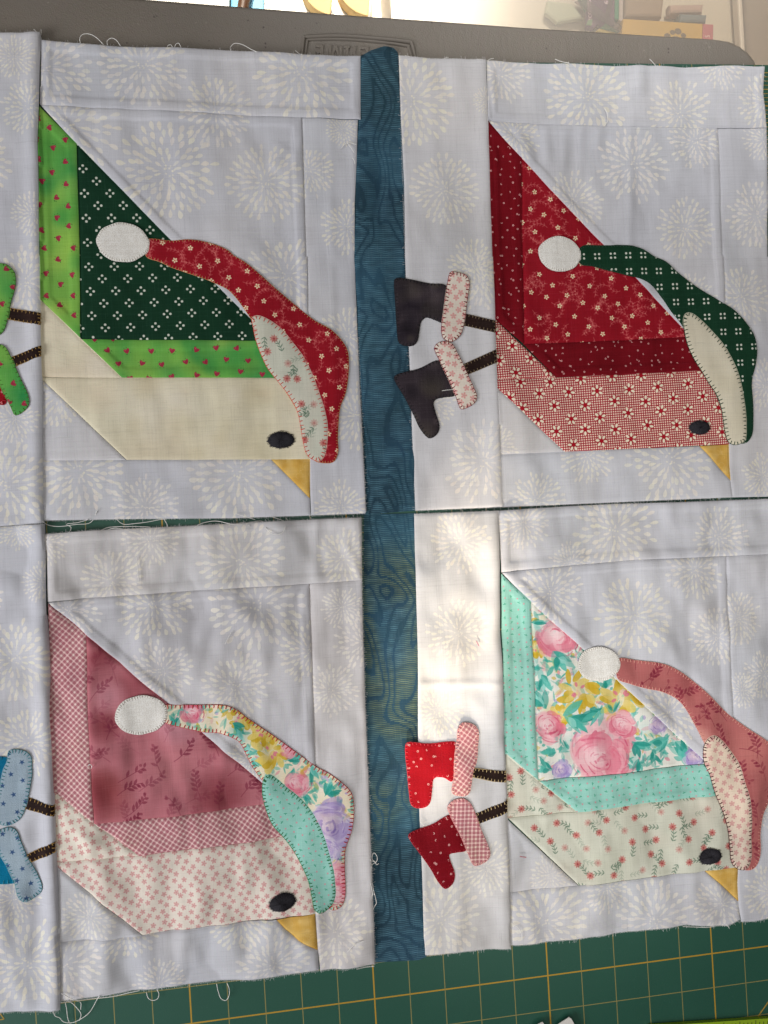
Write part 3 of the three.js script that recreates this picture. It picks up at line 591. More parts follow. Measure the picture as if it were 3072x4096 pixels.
// block with the green jacket and red hat
makeBlock({
  label: 'quilt block with a green-jacketed bird in a red floral hat, upper left', seed: 1, seam: 'TL 175,160 LL 190,48', fold: 2.2, rough: 0.8,
  creases: [['TL 1300,600 1250,780', 0.5, 4], ['TL 1230,640 1180,720', 0.4, 5], ['TL 1423,520 ML 1455,1000', 0.22, 3], ['ML 260,900 LL 270,30', 0.5, 7], ['ML 520,900 LL 520,20', 0.4, 8], ['ML 800,890 LL 800,20', 0.4, 8], ['TL 860,700 900,1000', 0.5, 14], ['ML 80,900 120,1080', 0.6, 10], ['TL 60,300 40,900', 0.7, 14]],
  pieces: [
    W('foot_panel', 'TL -420,122 0,137 172,142 176,160 166,600 170,1106 ML 177,0 182,300 185,880 190,1106 LL 190,47 165,49 0,60 -380,84', 'TL 60,250,90 130,470,110 150,930,90 -120,700,150 ML 110,110,150 30,990,180 60,700,100 -140,500,160'),
    W('border_strip', 'TL 178,171 400,190 600,203 790,207 960,213 1100,225 1300,240 1557,242 1557,517 1300,509 950,487 500,468 177,454', 'TL 190,290,185 615,275,175 930,485,150 1300,312,205', { pressed: 1 }),
    W('background_patch', 'TL 178,456 500,470 950,489 1302,511 1320,1106 ML 1326,0 1330,300 1335,523 1180,368 1090,280 TL 740,1040 334,626', 'TL 290,540,205 930,480,150 725,735,198 1145,790,160 1240,1190,170 760,1260,120', { pressed: 1 }),
    W('border_strip', 'TL 1304,511 1545,520 1540,700 1532,880 1532,1106 ML 1535,100 1545,350 1555,600 1570,900 1580,1106 LL 1577,5 1345,14 ML 1340,1000 1338,880 1330,300 1327,0 TL 1320,1106', 'TL 1330,740,112 1480,560,70 1500,980,115 ML 1500,345,125 1540,690,140 1475,1085,115'),
    P('jacket_strip', 'TL 176,467 333,625 345,1106 ML 345,0 348,358 178,190 TL 175,1106 171,600', 'hearts', 90, { pressed: 1 }),
    P('jacket_patch', 'TL 334,626 740,1040 ML 1090,280 1180,368 348,359 345,0 TL 345,1106', 'dots', 0),
    P('jacket_strip', 'ML 350,360 1180,368 1335,525 527,526', 'hearts', 0, { pressed: 1 }),
    P('belly_patch', 'ML 179,194 525,525 184,521', 'cream', 20),
    P('belly_strip', 'ML 185,524 527,527 1335,527 1338,878 547,880 185,537', 'cream', 0),
    W('corner_patch', 'ML 186,541 544,881 187,883', 'ML 250,600,125'),
    W('border_strip', 'ML 187,884 545,882 1172,880 1338,1047 1341,1106 LL 1343,14 1000,26 600,29 191,36', 'ML 340,930,178 1030,935,205 630,1085,130'),
    P('beak', 'ML 1174,880 1338,879 1338,1045', 'gold', 30),
  ],
  applique: [
    P('leg', 'ML 30,229 50,228 180,251 180,301 30,274', 'brown', 0, { sharp: 1, lift: 0.6, puff: 0.2, felt: 1, stitch: { color: '#a98548', gap: 2.6, len: 1.5, r: 0.16 } }),
    P('leg', 'ML 48,440 182,391 182,434 58,482', 'brown', 0, { sharp: 1, lift: 0.6, puff: 0.2, felt: 1, stitch: { color: '#a98548', gap: 2.6, len: 1.5, r: 0.16 } }),
    P('boot', 'ML -190,60 10,90 10,260 -60,250 -80,290 -100,350 -160,350 -190,200', 'sequins', 0, { opts: { col: [150, 14, 26] }, lift: 0.6, felt: 1, stitch: { color: '#a01020' } }),
    P('boot', 'ML -190,500 -10,420 40,560 28,602 22,640 -40,640 -20,740 -60,790 -120,700', 'sequins', 0, { opts: { col: [150, 14, 26] }, lift: 0.6, felt: 1, stitch: { color: '#a01020' } }),
    P('boot_cuff', 'ML -25,30 0,35 30,40 62,70 69,120 50,200 18,325 -10,345 -40,330', 'hearts', 80, { lift: 0.95, stitch: { color: '#4f7a2c', r: 0.15, len: 1.6 } }),
    P('boot_cuff', 'ML -30,400 0,385 25,395 50,440 90,530 126,610 124,650 70,688 50,655 0,545', 'hearts', 65, { lift: 0.95, stitch: { color: '#4f7a2c', r: 0.15, len: 1.6 } }),
    P('hat', 'TL 632,1036 740,1040 800,1037 860,1042 930,1060 985,1085 ML 1012,2 1060,30 1130,88 1200,150 1280,215 1360,280 1430,320 1472,360 1498,400 1506,440 1503,530 1490,600 1470,650 1462,710 1458,790 1459,850 1440,889 1400,894 1360,884 1335,830 1300,700 1220,560 1150,440 1110,330 1092,284 1060,235 1020,180 985,145 940,122 880,98 800,70 740,48 690,25 640,8 TL 628,1098', 'vine', 20, { stitch: { color: '#c9905a', r: 0.13, len: 1.3, gap: 2.2 } }),
    P('hat_band', 'ML 1090,272 1110,262 1160,280 1215,320 1265,380 1310,440 1345,510 1375,590 1400,670 1412,740 1408,820 1396,868 1375,886 1330,862 1310,800 1300,740 1285,670 1250,605 1200,540 1160,490 1130,430 1105,360 1095,310', 'sage', 60, { lift: 1.2, stitch: { color: '#d8493c', gap: 3.2, len: 2.2, r: 0.17 } }),
    P('pompom', '', 'swirl', 0, { round: ['TL 532,1049', 17.1, 13.4, 0.05], lift: 1.3, stitch: { color: '#e6e2da', gap: 1.8, len: 1.6, r: 0.15 } }),
    P('eye', '', 'black', 0, { round: ['ML 1214,795', 9.0, 5.6, 0], dome: 0.9, felt: 1, cell: 0.001 }),
  ],
  finish(t, relief) {
    fringe(t, relief, ['TL 178,171 400,190 600,203 790,207 960,213 1100,225 1300,240 1557,242', 'TL -200,130 0,137 172,142', 'ML 1545,350 1570,900 1580,1106', 'LL 1577,5 1345,14 1000,26 600,29 191,36'], 11);
    threads(t, relief, ['TL 345,183 343,160 356,145 385,143 415,158 446,188', 'TL 462,190 462,172 480,161 500,168 518,192', 'TL 722,205 724,193 738,190 745,203', 'TL 752,203 758,188 770,182 783,205', 'TL 997,220 995,200 1012,184 1045,188 1080,206 1112,232', 'TL 1276,212 1292,228 1306,243', 'TL 142,120 152,130 162,140', 'TL 174,120 176,132 174,146', 'TL 1548,520 1562,518 1576,512', 'TL 1550,522 1546,536 1556,540 1560,526',
      'TL 1472,645 1500,622 1538,628', 'TL 1500,622 1520,650 1530,665', 'TL 1522,685 1530,700 1532,712', 'S 175,2085 190,2100 230,2106 300,2098 360,2090 392,2040', 'S 265,2095 310,2090 345,2080 355,2078', 'S 465,2074 490,2096 540,2094 600,2086 640,2078 660,2077', 'S 655,2078 668,2100 668,2112', 'S 240,2135 275,2128 282,2110 262,2098', 'S 945,2055 985,2068 1020,2078', 'S 1080,2064 1120,2078 1170,2100', 'S 1142,2070 1160,2092 1175,2112']);
  },
});

// block with the red jacket and green hat
makeBlock({
  label: 'quilt block with a red-jacketed bird in a dark green dotted hat and charcoal boots', seed: 2, seam: 'TR 444,258 MR 515,1084', fold: 0.9, rough: 0.85,
  creases: [['TR 1065,560 1060,1050', 0.5, 4], ['TR 1110,290 1095,400', 1.1, 7], ['TR 1200,290 1215,420', 0.8, 9], ['TR 700,560 700,700', 0.5, 4], ['TR 780,560 775,720', 0.5, 4], ['TR 850,560 845,760', 0.5, 4], ['TR 560,560 640,680', 0.6, 4], ['TR 930,560 930,640', 0.4, 4], ['TR 470,545 700,760', 0.5, 5], ['TR 340,280 420,700', 0.5, 10], ['MR 1530,60 1560,300', 0.5, 8], ['MR 640,900 640,1060', 0.4, 8]],
  pieces: [
    W('foot_panel', 'TR 65,240 200,252 440,257 447,530 470,1106 MR 473,0 485,400 500,800 514,1083 138,1099 TR 92,1106 90,800 75,500', 'TR 115,430,195 260,820,150 390,1150,120 440,440,60 MR 420,110,130 430,890,175 210,640,100', { opts: { tint: [208, 207, 209] } }),
    W('border_strip', 'TR 444,260 600,268 700,272 850,277 1000,285 1110,284 1200,289 1300,292 1400,288 1500,285 1645,287 1640,400 1652,551 1440,552 950,544 448,527', 'TR 500,320,140 875,420,190 1280,490,150 1450,280,115 1640,440,125', { pressed: 1 }),
    W('background_patch', 'TR 450,529 950,546 1441,554 1460,1106 MR 1465,0 1470,300 1483,492 1320,350 1190,205 TR 950,1060 592,690', 'TR 560,590,115 1075,715,165 820,870,135 1300,985,135 1345,610,125 MR 1330,180,110', { pressed: 1 }),
    W('border_strip', 'TR 1442,554 1653,552 1662,1106 MR 1668,0 1700,1038 1511,1042 1500,968 1494,813 1485,490 1471,300 1466,0 TR 1461,1106', 'TR 1610,930,145 1640,600,100 MR 1540,180,135 1650,560,120 1640,950,105'),
    P('jacket_strip', 'TR 449,533 591,688 597,1106 MR 597,0 605,376 482,271 473,0 TR 470,1106', 'sequins', 0, { pressed: 1 }),
    P('jacket_patch', 'TR 592,690 950,1060 MR 1190,205 1320,350 900,370 607,379 598,0 TR 598,1106', 'vine', 75),
    P('jacket_strip', 'MR 608,381 900,371 1320,351 1482,491 749,523', 'sequins', 10, { pressed: 1 }),
    P('belly_patch', 'MR 483,274 747,524 490,531', 'check', -2),
    P('belly_strip', 'MR 490,532 748,525 1482,492 1494,812 782,845 490,571', 'check', -1.5),
    W('corner_patch', 'MR 492,575 780,845 505,857', 'MR 480,830,100'),
    W('border_strip', 'MR 505,858 782,846 1364,822 1501,970 1509,1041 1000,1063 515,1084', 'MR 880,860,125 1230,880,195 660,1060,125'),
    P('beak', 'MR 1366,822 1493,814 1500,967', 'gold', 10),
  ],
  applique: [
    P('leg', 'MR 338,247 480,282 481,331 338,299', 'brown', 0, { sharp: 1, lift: 0.6, puff: 0.2, felt: 1, stitch: { color: '#7d6a4e', gap: 2.6, len: 1.5, r: 0.16 } }),
    P('leg', 'MR 345,468 484,405 486,460 360,513', 'brown', 0, { sharp: 1, lift: 0.6, puff: 0.2, felt: 1, stitch: { color: '#7d6a4e', gap: 2.6, len: 1.5, r: 0.16 } }),
    P('boot', 'MR 45,112 48,102 62,97 130,108 200,122 268,132 275,200 262,290 225,280 195,268 178,267 160,282 150,330 142,368 125,387 90,388 66,374 56,300 50,200', 'charcoal', 0, { lift: 0.6, puff: 0.7, felt: 1, stitch: { color: '#17141a', gap: 2.6, len: 1.7, r: 0.2 } }),
    P('boot', 'MR 44,528 50,518 75,508 150,490 235,455 262,500 300,570 304,602 265,609 225,618 212,634 222,680 238,735 228,768 197,786 160,750 130,690 88,608', 'charcoal', 20, { lift: 0.6, puff: 0.7, felt: 1, stitch: { color: '#17141a', gap: 2.6, len: 1.7, r: 0.2 } }),
    P('boot_cuff', 'MR 283,78 292,71 312,74 350,84 366,112 358,190 342,300 326,345 290,371 256,358 247,330 258,230 272,130', 'blossom', 85, { opts: { scale: 0.95, ink: [226, 164, 158] }, lift: 1.15, stitch: { color: '#7e1722', gap: 3.0, len: 2.0, r: 0.19 } }),
    P('boot_cuff', 'MR 217,400 232,379 268,372 292,382 320,430 352,500 385,570 399,605 390,634 336,662 328,657 312,615 275,530 235,445', 'blossom', 65, { opts: { scale: 0.95, ink: [226, 164, 158] }, lift: 1.15, stitch: { color: '#7e1722', gap: 3.0, len: 2.0, r: 0.19 } }),
    P('hat', 'TR 848,1070 950,1062 1070,1065 1115,1078 MR 1165,2 1215,25 1270,75 1350,135 1440,195 1510,240 1555,290 1590,340 1603,400 1600,460 1586,540 1592,620 1595,700 1590,770 1568,804 1540,809 1500,790 1470,700 1430,590 1370,480 1320,390 1290,310 1275,285 1240,240 1200,180 1160,130 1110,100 1050,85 970,65 900,45 848,34', 'dots', 45, { stitch: { color: '#15402a', r: 0.14, len: 1.3, gap: 2.2 } }),
    P('hat_band', 'MR 1292,268 1305,250 1326,251 1370,285 1420,340 1465,395 1500,460 1525,520 1545,590 1558,670 1562,740 1555,798 1520,815 1490,805 1475,770 1465,720 1455,660 1435,600 1400,550 1365,495 1325,430 1305,380 1293,320', 'linen', 0, { lift: 1.2, stitch: { color: '#20442c', gap: 3.1, len: 2.3, r: 0.19 } }),
    P('pompom', '', 'swirl', 10, { round: ['TR 757,1100', 15.7, 12.6, 0.1], lift: 1.3, stitch: { color: '#e6e2da', gap: 1.8, len: 1.6, r: 0.15 } }),
    P('eye', '', 'black', 0, { round: ['MR 1364,741', 7.8, 5.0, 0], dome: 0.9, felt: 1, cell: 0.001 }),
  ],
  finish(t, relief) {
    fringe(t, relief, ['TR 65,240 200,252 440,257', 'TR 444,260 600,268 700,272 850,277 1000,285 1110,284 1200,289 1300,292 1400,288 1500,285 1645,287', 'TR 1645,287 1640,400 1652,551', 'TR 1653,552 1660,900', 'MR 1509,1041 1000,1063 515,1084 138,1099', 'MR 138,1099 92,0 TR 75,500 65,240'], 12, 0.5);
    threads(t, relief, ['TR 742,250 770,263 798,277', 'TR 1152,250 1166,268 1182,283', 'TR 256,250 270,246 280,242', 'TR 402,250 425,253 440,256', 'TR 446,258 462,251 477,247', 'TR 92,234 104,240 108,250', 'TR 947,548 962,530 962,495 950,470', 'MR 248,584 272,581 300,578']);
    threads(t, relief, ['MR 20,302 36,292 46,286'], '#8fb0b4', 0.00016);
  },
});

// block with the rose jacket and floral hat
makeBlock({
  label: 'quilt block with a dusty-rose jacketed bird in a watercolour floral hat, mint band', seed: 3, seam: 'LL 193,70 BL 268,1028', fold: 3.2, rough: 1.9, valley: 0.00105,
  creases: [['LL 600,150 600,300', 0.3, 3], ['LL 605,420 615,620', 0.5, 6], ['LL 1365,60 1365,300', 0.5, 3], ['LL 1000,370 1080,480', 1.3, 8], ['LL 1080,480 1330,560', 1.0, 9], ['LL 690,620 850,650', 0.8, 14], ['LL 430,450 620,560', 0.7, 9], ['LL 1500,150 1550,280', 0.8, 3], ['BL 440,700 430,960', 1.1, 10], ['BL 610,740 600,960', 0.9, 10], ['BL 770,730 760,930', 1.0, 9], ['BL 1000,690 990,900', 0.9, 10], ['BL 880,700 870,930', -0.6, 9], ['BL 1130,680 1120,890', 0.6, 9], ['BL 300,230 400,350', 1.1, 5], ['BL 380,290 480,370', 0.7, 4], ['LL 420,590 640,740', 0.7, 6], ['LL 800,1000 1000,1080', 0.6, 8], ['BL 840,220 850,350', 0.5, 4], ['BL 1440,650 1440,860', 0.4, 5], ['LL 150,300 0,330', 0.9, 12], ['LL 190,430 20,440', -0.5, 12]],
  pieces: [
    W('foot_panel', 'LL -360,76 0,61 192,53 203,380 213,600 228,1106 BL 232,0 240,200 250,500 262,800 267,1028 150,1045 0,1057 -300,1082', 'LL 60,640,165 190,300,85 120,1000,135 70,80,80 -160,380,150 BL 120,840,180 60,560,100 -150,700,150'),
    W('border_strip', 'LL 194,97 400,80 800,62 1100,45 1560,25 1563,295 1335,311 900,336 400,371 210,387', 'LL 190,130,95 480,300,125 650,120,115 1040,215,180 1480,200,125', { pressed: 1, opts: { tint: [204, 201, 200] } }),
    W('background_patch', 'LL 213,391 400,373 900,338 1335,313 1362,1106 BL 1363,120 1373,283 1230,151 1135,72 LL 735,835 372,533', 'LL 290,420,135 665,400,155 1110,400,190 700,690,130 1020,750,140 1340,600,130 BL 1080,-30,100', { pressed: 1, opts: { tint: [198, 197, 201] } }),
    W('border_strip', 'LL 1336,313 1563,297 1566,500 1580,900 1588,1106 BL 1590,0 1600,300 1612,600 1620,858 1540,862 1450,873 1385,885 1374,793 1363,625 1364,120 LL 1363,1106', 'LL 1570,560,125 1430,770,115 1480,410,90 BL 1450,720,150', { opts: { tint: [205, 201, 201] } }),
    P('jacket_strip', 'LL 210,395 371,531 386,1000 394,1106 BL 396,0 405,241 235,108 LL 222,1000', 'plaid', 45),
    P('jacket_patch', 'LL 372,533 735,835 BL 1050,0 1135,72 1230,151 1000,180 700,214 408,242 396,0 LL 387,1000', 'rose', 8),
    P('jacket_strip', 'BL 409,243 700,216 1000,182 1230,152 1374,284 1000,331 600,380', 'plaid', 38),
    P('belly_patch', 'BL 237,112 597,380 248,408', 'blossom', 30, { opts: { scale: 0.8, pitch: 8, col: [238, 230, 214] } }),
    P('belly_strip', 'BL 248,410 600,382 1000,334 1372,286 1361,627 1000,672 616,723 250,430', 'blossom', -7, { opts: { scale: 0.78, pitch: 7.6, col: [232, 222, 208], ink: [216, 162, 158] } }),
    W('corner_patch', 'BL 250,434 612,725 258,755', 'BL 390,640,110'),
    W('border_strip', 'BL 259,757 614,726 1000,675 1196,654 1232,696 1288,746 1372,794 1378,880 1250,896 1000,921 800,945 600,965 400,986 268,1000', 'BL 550,700,130 275,850,155 690,935,105 1040,650,130 1180,850,155'),
    P('beak', 'BL 1198,654 1360,630 1372,792 1290,745 1234,695', 'gold', 30),
  ],
  applique: [
    P('leg', 'BL 98,124 237,158 238,203 94,176', 'brown', 0, { sharp: 1, lift: 0.6, puff: 0.2, felt: 1, stitch: { color: '#b58f4c', gap: 2.8, len: 1.6, r: 0.17 } }),
    P('leg', 'BL 114,377 242,312 243,356 130,410', 'brown', 0, { sharp: 1, lift: 0.6, puff: 0.2, felt: 1, stitch: { color: '#b58f4c', gap: 2.8, len: 1.6, r: 0.17 } }),
    P('boot', 'LL -160,1070 -60,1062 30,1066 45,1090 BL 30,60 10,110 -40,110 -70,200 -120,200 -150,60', 'turquoise', 0, { lift: 0.6, felt: 1, stitch: { color: '#12718c' } }),
    P('boot', 'BL -150,400 0,360 40,420 72,490 60,497 0,499 -60,508 -50,600 -90,640 -140,560', 'turquoise', 0, { lift: 0.6, felt: 1, stitch: { color: '#2f93aa' } }),
    P('boot_cuff', 'LL 36,1036 60,1029 110,1038 132,1062 134,1106 BL 136,22 125,100 104,182 78,226 30,250 -10,240 -30,210 -6,100 14,10 LL 28,1085', 'stars', 85, { lift: 1.0, felt: 1, stitch: { color: '#4d929c', gap: 2.5, len: 2.0, r: 0.17 } }),
    P('boot_cuff', 'BL -30,290 0,270 40,261 70,275 90,320 120,390 165,470 181,512 170,542 112,576 85,560 65,500 25,420 -5,370', 'stars', 65, { lift: 1.0, felt: 1, stitch: { color: '#4d929c', gap: 2.5, len: 2.0, r: 0.17 } }),
    P('hat', 'LL 708,838 760,835 860,834 970,832 1020,850 1070,890 1150,945 1250,1020 1340,1085 BL 1372,2 1430,30 1480,65 1515,105 1528,160 1520,260 1490,350 1487,430 1489,560 1470,604 1430,612 1400,540 1370,420 1330,300 1260,180 1190,90 1130,50 1100,10 LL 1092,1106 1065,1050 1030,985 960,955 870,948 790,930 708,900', 'bouquet', 0, { opts: { ground: [240, 228, 200] }, motifs: 'y,1080,3010,15 y,1050,2920,13 y,960,2880,10 t,950,2912,12 t,700,2880,8 r,770,2850,9 t,1168,3036,9 t,1245,3080,12 t,1312,3170,13 t,1225,3195,9 r,1190,3135,11 r,1150,3000,7 v,1315,3300,22 v,1300,3400,14 r,1350,3500,12 r,1350,3580,10 t,985,2990,8 t,1020,3050,7', stitch: { color: '#c2383c', gap: 2.9, len: 2.4, r: 0.2 } }),
    P('hat_band', 'BL 1140,50 1160,31 1195,50 1235,85 1280,120 1330,170 1370,230 1400,300 1420,370 1438,440 1445,500 1446,550 1430,592 1388,622 1360,604 1350,560 1335,490 1310,430 1270,360 1225,300 1180,250 1150,180 1134,110', 'mint', 70, { lift: 1.2, stitch: { color: '#2f7d48', gap: 2.6, len: 1.9, r: 0.2 } }),
    P('pompom', '', 'swirl', 0, { round: ['LL 612,876', 16.9, 13.3, 0.02], lift: 1.3, stitch: { color: '#e6e2da', gap: 1.8, len: 1.8, r: 0.16 } }),
    P('eye', '', 'black', 0, { round: ['BL 1221,572', 8.8, 6.0, -0.15], dome: 0.9, felt: 1, cell: 0.001 }),
  ],
  finish(t, relief) {
    fringe(t, relief, ['LL 194,97 400,80 800,62 1100,45 1560,25', 'LL -200,70 0,61 192,53', 'LL 1560,25 1563,295 1566,500 1580,900 1588,1106', 'BL 1590,0 1600,300 1612,600 1620,858', 'BL 1620,858 1540,862 1450,873 1385,885', 'BL 1378,880 1250,896 1000,921 800,945 600,965 400,986 268,1000', 'BL 267,1028 150,1045 0,1057'], 13, 0.9);
    threads(t, relief, ['BL 270,998 300,1015 330,1040 348,1068 340,1098', 'BL 275,1005 285,1040 292,1090 300,1110', 'BL 240,1030 228,1055 236,1076 256,1084 272,1100 310,1104 345,1090 385,1060 420,1000 436,972', 'BL 270,960 330,985 400,1000 480,992 560,975 600,968', 'BL 630,975 640,1000 660,1008 680,1000 685,980 676,962', 'BL 935,938 942,970 955,1000 975,1008 988,990 990,960 980,935', 'BL 290,995 330,1002 345,992', 'BL 340,990 348,1020 346,1050',
      'S 1484,3478 1490,3462 1506,3450 1510,3436 1504,3420 1496,3414 1490,3424 1490,3440 1500,3450 1508,3462 1516,3458', 'S 1500,3450 1486,3446 1482,3432', 'S 1482,3526 1490,3536 1494,3560 1504,3600 1506,3616 1500,3628 1488,3640', 'S 1482,3530 1488,3560 1492,3580 1484,3600', 'BL 1500,790 1530,755 1570,737', 'LL 974,568 985,545 1002,515', 'LL 590,195 596,240 602,300',
      'LL 385,1090 395,1082 404,1088 400,1100', 'S 405,2122 430,2110 520,2106 600,2108', 'S 770,2116 800,2096 860,2084 940,2098 1000,2090 1050,2086 1070,2120 1100,2138 1130,2130 1142,2106', 'S 430,2118 460,2112 490,2116', 'S 950,2096 970,2090 1000,2104', 'BL 1540,862 1580,864 1618,862'], WHITE_THREAD, 0.00024);
  },
});

// block with the mint jacket and rose hat
makeBlock({
  label: 'quilt block with a mint and floral jacketed bird in a dusty-rose hat, red boots', seed: 4, seam: 'LR 492,0 BR 552,786', fold: 1.9, rough: 1.5, valley: 0.00095,
  creases: [['LR 1480,300 1370,420', 0.6, 6], ['LR 1370,420 1500,560', 1.1, 9], ['LR 1200,560 1420,760', 0.8, 10], ['LR 900,260 870,560', 0.6, 9], ['LR 800,120 1500,90', -0.6, 8], ['LR 520,140 1600,60', 0.6, 10], ['LR 540,270 850,560', 0.5, 5], ['LR 740,960 790,1090', 0.7, 4], ['BR 980,40 990,130', 0.4, 4], ['BR 1100,30 1105,120', 0.4, 4], ['LR 530,910 640,900', 0.5, 4], ['LR 160,740 480,740', 0.5, 3], ['LR 460,60 480,900', 0.9, 7], ['LR 300,300 280,700', 0.6, 14], ['BR 900,560 880,700', 0.6, 10], ['BR 1180,480 1180,690', 0.6, 12], ['BR 560,560 640,700', 0.4, 8], ['BR 1520,440 1560,640', 0.5, 5]],
  pieces: [
    W('foot_panel', 'LR 133,9 300,4 491,-4 500,500 525,1000 BR 530,0 540,200 551,785 430,790 300,800 178,818 155,200 LR 148,1000 145,600', 'LR 330,130,135 320,520,140 230,860,115 BR 440,430,120 240,660,180', { opts: { tint: [209, 207, 205] } }),
    W('border_strip', 'LR 492,-4 800,-24 1000,-34 1300,-42 1720,-58 1740,178 1480,191 1100,206 800,231 505,259', 'LR 600,50,115 1000,80,190 1450,110,135 800,220,95', { pressed: 1 }),
    W('background_patch', 'LR 508,262 800,233 1100,208 1481,193 1490,500 1506,880 BR 1514,0 1519,107 1395,-18 LR 1370,1062 1000,722 860,593 633,388', 'LR 720,350,145 1080,450,172 1340,250,135 1440,540,130 1240,870,150', { pressed: 1 }),
    W('border_strip', 'LR 1482,193 1740,180 BR 1770,640 1659,652 1600,665 1546,665 1536,580 1531,432 1521,104 1516,0 LR 1507,880 1491,500', 'LR 1530,460,115 1640,700,105 1540,770,80 BR 1670,540,125 1600,200,100'),
    P('jacket_strip', 'LR 505,268 632,386 650,700 661,1106 BR 665,55 590,-2 LR 525,1047 515,700', 'mint', 90, { pressed: 1 }),
    P('jacket_patch', 'LR 634,390 860,593 1000,722 1370,1062 BR 1395,-19 1000,26 667,56 662,0 LR 652,700', 'bouquet', 0, { motifs: 'y,2310,2760,18 y,2480,2790,21 y,2140,2590,10 y,2250,2860,11 r,2430,2990,29 r,2400,3040,23 r,2230,2550,18 r,2200,2910,14 r,2490,2900,12 t,2300,2872,19 t,2380,2850,15 t,2155,2800,18 t,2165,2715,15 t,2235,2640,16 t,2550,2985,15 t,2640,2985,18 t,2735,3010,16 t,2610,3020,11 t,2450,2830,10 t,2200,3000,11 t,2180,3070,11 t,2150,2500,11 t,2420,2730,9 t,2260,2990,8 v,2245,3080,9 v,2630,2900,9 v,2780,3030,10 t,2560,3060,11' }),
    P('jacket_strip', 'BR 668,57 1000,28 1395,-17 1518,107 1420,122 835,191', 'mint', -6, { pressed: 1 }),
    P('belly_patch', 'BR 531,-58 833,190 538,222', 'sage', 20),
    P('belly_strip', 'BR 540,224 835,193 1420,124 1519,109 1530,431 1384,444 1000,491 846,512 543,224', 'sage', 0),
    W('corner_patch', 'BR 540,232 841,512 547,540', 'BR 720,470,95'),
    W('border_strip', 'BR 548,542 847,514 1385,446 1455,505 1536,582 1541,655 1490,685 1300,683 1100,710 850,740 700,757 553,775', 'BR 690,670,195 960,510,115 1170,660,180 1460,590,135'),
    P('beak', 'BR 1387,445 1530,432 1536,579 1455,502', 'gold', 10),
  ],
  applique: [
    P('leg', 'BR 380,-4 440,8 527,12 527,60 470,56 378,34', 'brown', 0, { sharp: 1, lift: 0.6, puff: 0.2, felt: 1, stitch: { color: '#c9b07e', gap: 2.6, len: 1.6, r: 0.17 } }),
    P('leg', 'BR 390,196 533,140 534,190 405,241', 'brown', 0, { sharp: 1, lift: 0.6, puff: 0.2, felt: 1, stitch: { color: '#c9b07e', gap: 2.6, len: 1.6, r: 0.17 } }),
    P('boot', 'LR 93,1004 100,994 200,1000 314,997 318,1060 BR 300,20 290,52 255,36 215,42 206,90 200,140 185,166 150,176 120,160 108,100 98,0 LR 92,1045', 'sequins', 0, { opts: { col: [168, 10, 26], scale: 1.15 }, lift: 0.6, puff: 0.6, felt: 1, stitch: { color: '#d63a48', gap: 2.8, len: 1.4, r: 0.16 } }),
    P('boot', 'BR 107,296 112,284 200,250 288,203 312,260 355,352 312,361 280,372 282,392 303,455 295,496 265,518 235,490 200,430 150,360 118,318', 'sequins', 15, { opts: { col: [124, 4, 20], scale: 1.15 }, lift: 0.6, puff: 0.6, felt: 1, stitch: { color: '#a8202e', gap: 2.8, len: 1.4, r: 0.16 } }),
    P('boot_cuff', 'LR 321,932 338,911 388,920 406,945 405,1000 396,1080 BR 380,10 372,70 362,106 330,116 293,102 300,30 LR 303,1060 314,985', 'plaid', 40, { lift: 1.1, stitch: { color: '#e2a8a0', gap: 2.4, len: 1.8, r: 0.17 } }),
    P('boot_cuff', 'BR 274,166 295,139 340,129 370,150 390,190 420,270 450,340 456,372 440,400 390,418 368,380 340,310 310,250 285,200', 'plaid', 5, { lift: 1.1, stitch: { color: '#d99a96', gap: 2.4, len: 1.8, r: 0.17 } }),
    P('hat', 'LR 1010,634 1080,640 1200,655 1260,680 1320,720 1400,790 1480,870 1560,930 1659,1000 BR 1690,-50 1690,60 1660,160 1640,200 1630,280 1625,370 1602,430 1565,440 1530,420 1540,300 1520,170 1480,60 1420,0 LR 1388,1040 1384,1010 1370,980 1340,920 1310,860 1270,810 1200,775 1130,760 1060,740 1005,716', 'rose', 30, { opts: { ground: [184, 106, 104], bold: 1, ink: [128, 38, 56], tones: [[222, 160, 146], [150, 70, 74], [204, 128, 120], [220, 160, 146]] }, stitch: { color: '#e0a090', gap: 2.7, len: 1.9, r: 0.17 } }),
    P('hat_band', 'LR 1374,1012 1390,975 1415,962 1450,985 1490,1030 1530,1088 BR 1537,2 1550,60 1565,110 1580,200 1585,300 1580,400 1560,436 1520,430 1495,400 1488,330 1480,250 1455,170 1425,100 1400,20 LR 1380,1085', 'blossom', 75, { opts: { col: [236, 216, 194] }, lift: 1.2, stitch: { color: '#4f1820', gap: 3.0, len: 2.1, r: 0.2 } }),
    P('pompom', '', 'swirl', 0, { round: ['LR 925,656', 15.4, 12.2, 0.05], lift: 1.3, stitch: { color: '#ece8e0', gap: 1.6, len: 1.8, r: 0.17 } }),
    P('eye', '', 'black', 0, { round: ['BR 1402,377', 8.3, 5.6, -0.12], dome: 0.9, felt: 1, cell: 0.001 }),
  ],
  finish(t, relief) {
    fringe(t, relief, ['LR 133,9 300,4 491,-4 800,-24 1000,-34 1300,-42 1720,-58', 'BR 1541,655 1490,685 1300,683 1100,710 850,740 700,757 553,775', 'BR 551,785 430,790 300,800 178,818', 'BR 1659,652 1600,665 1546,665'], 14, 0.45);
    threads(t, relief, ['BR 556,672 580,690 592,715 594,742', 'BR 1290,684 1340,690 1400,692 1430,690', 'BR 1482,678 1492,690 1497,698', 'BR 160,235 172,248 184,250']);
  },
});

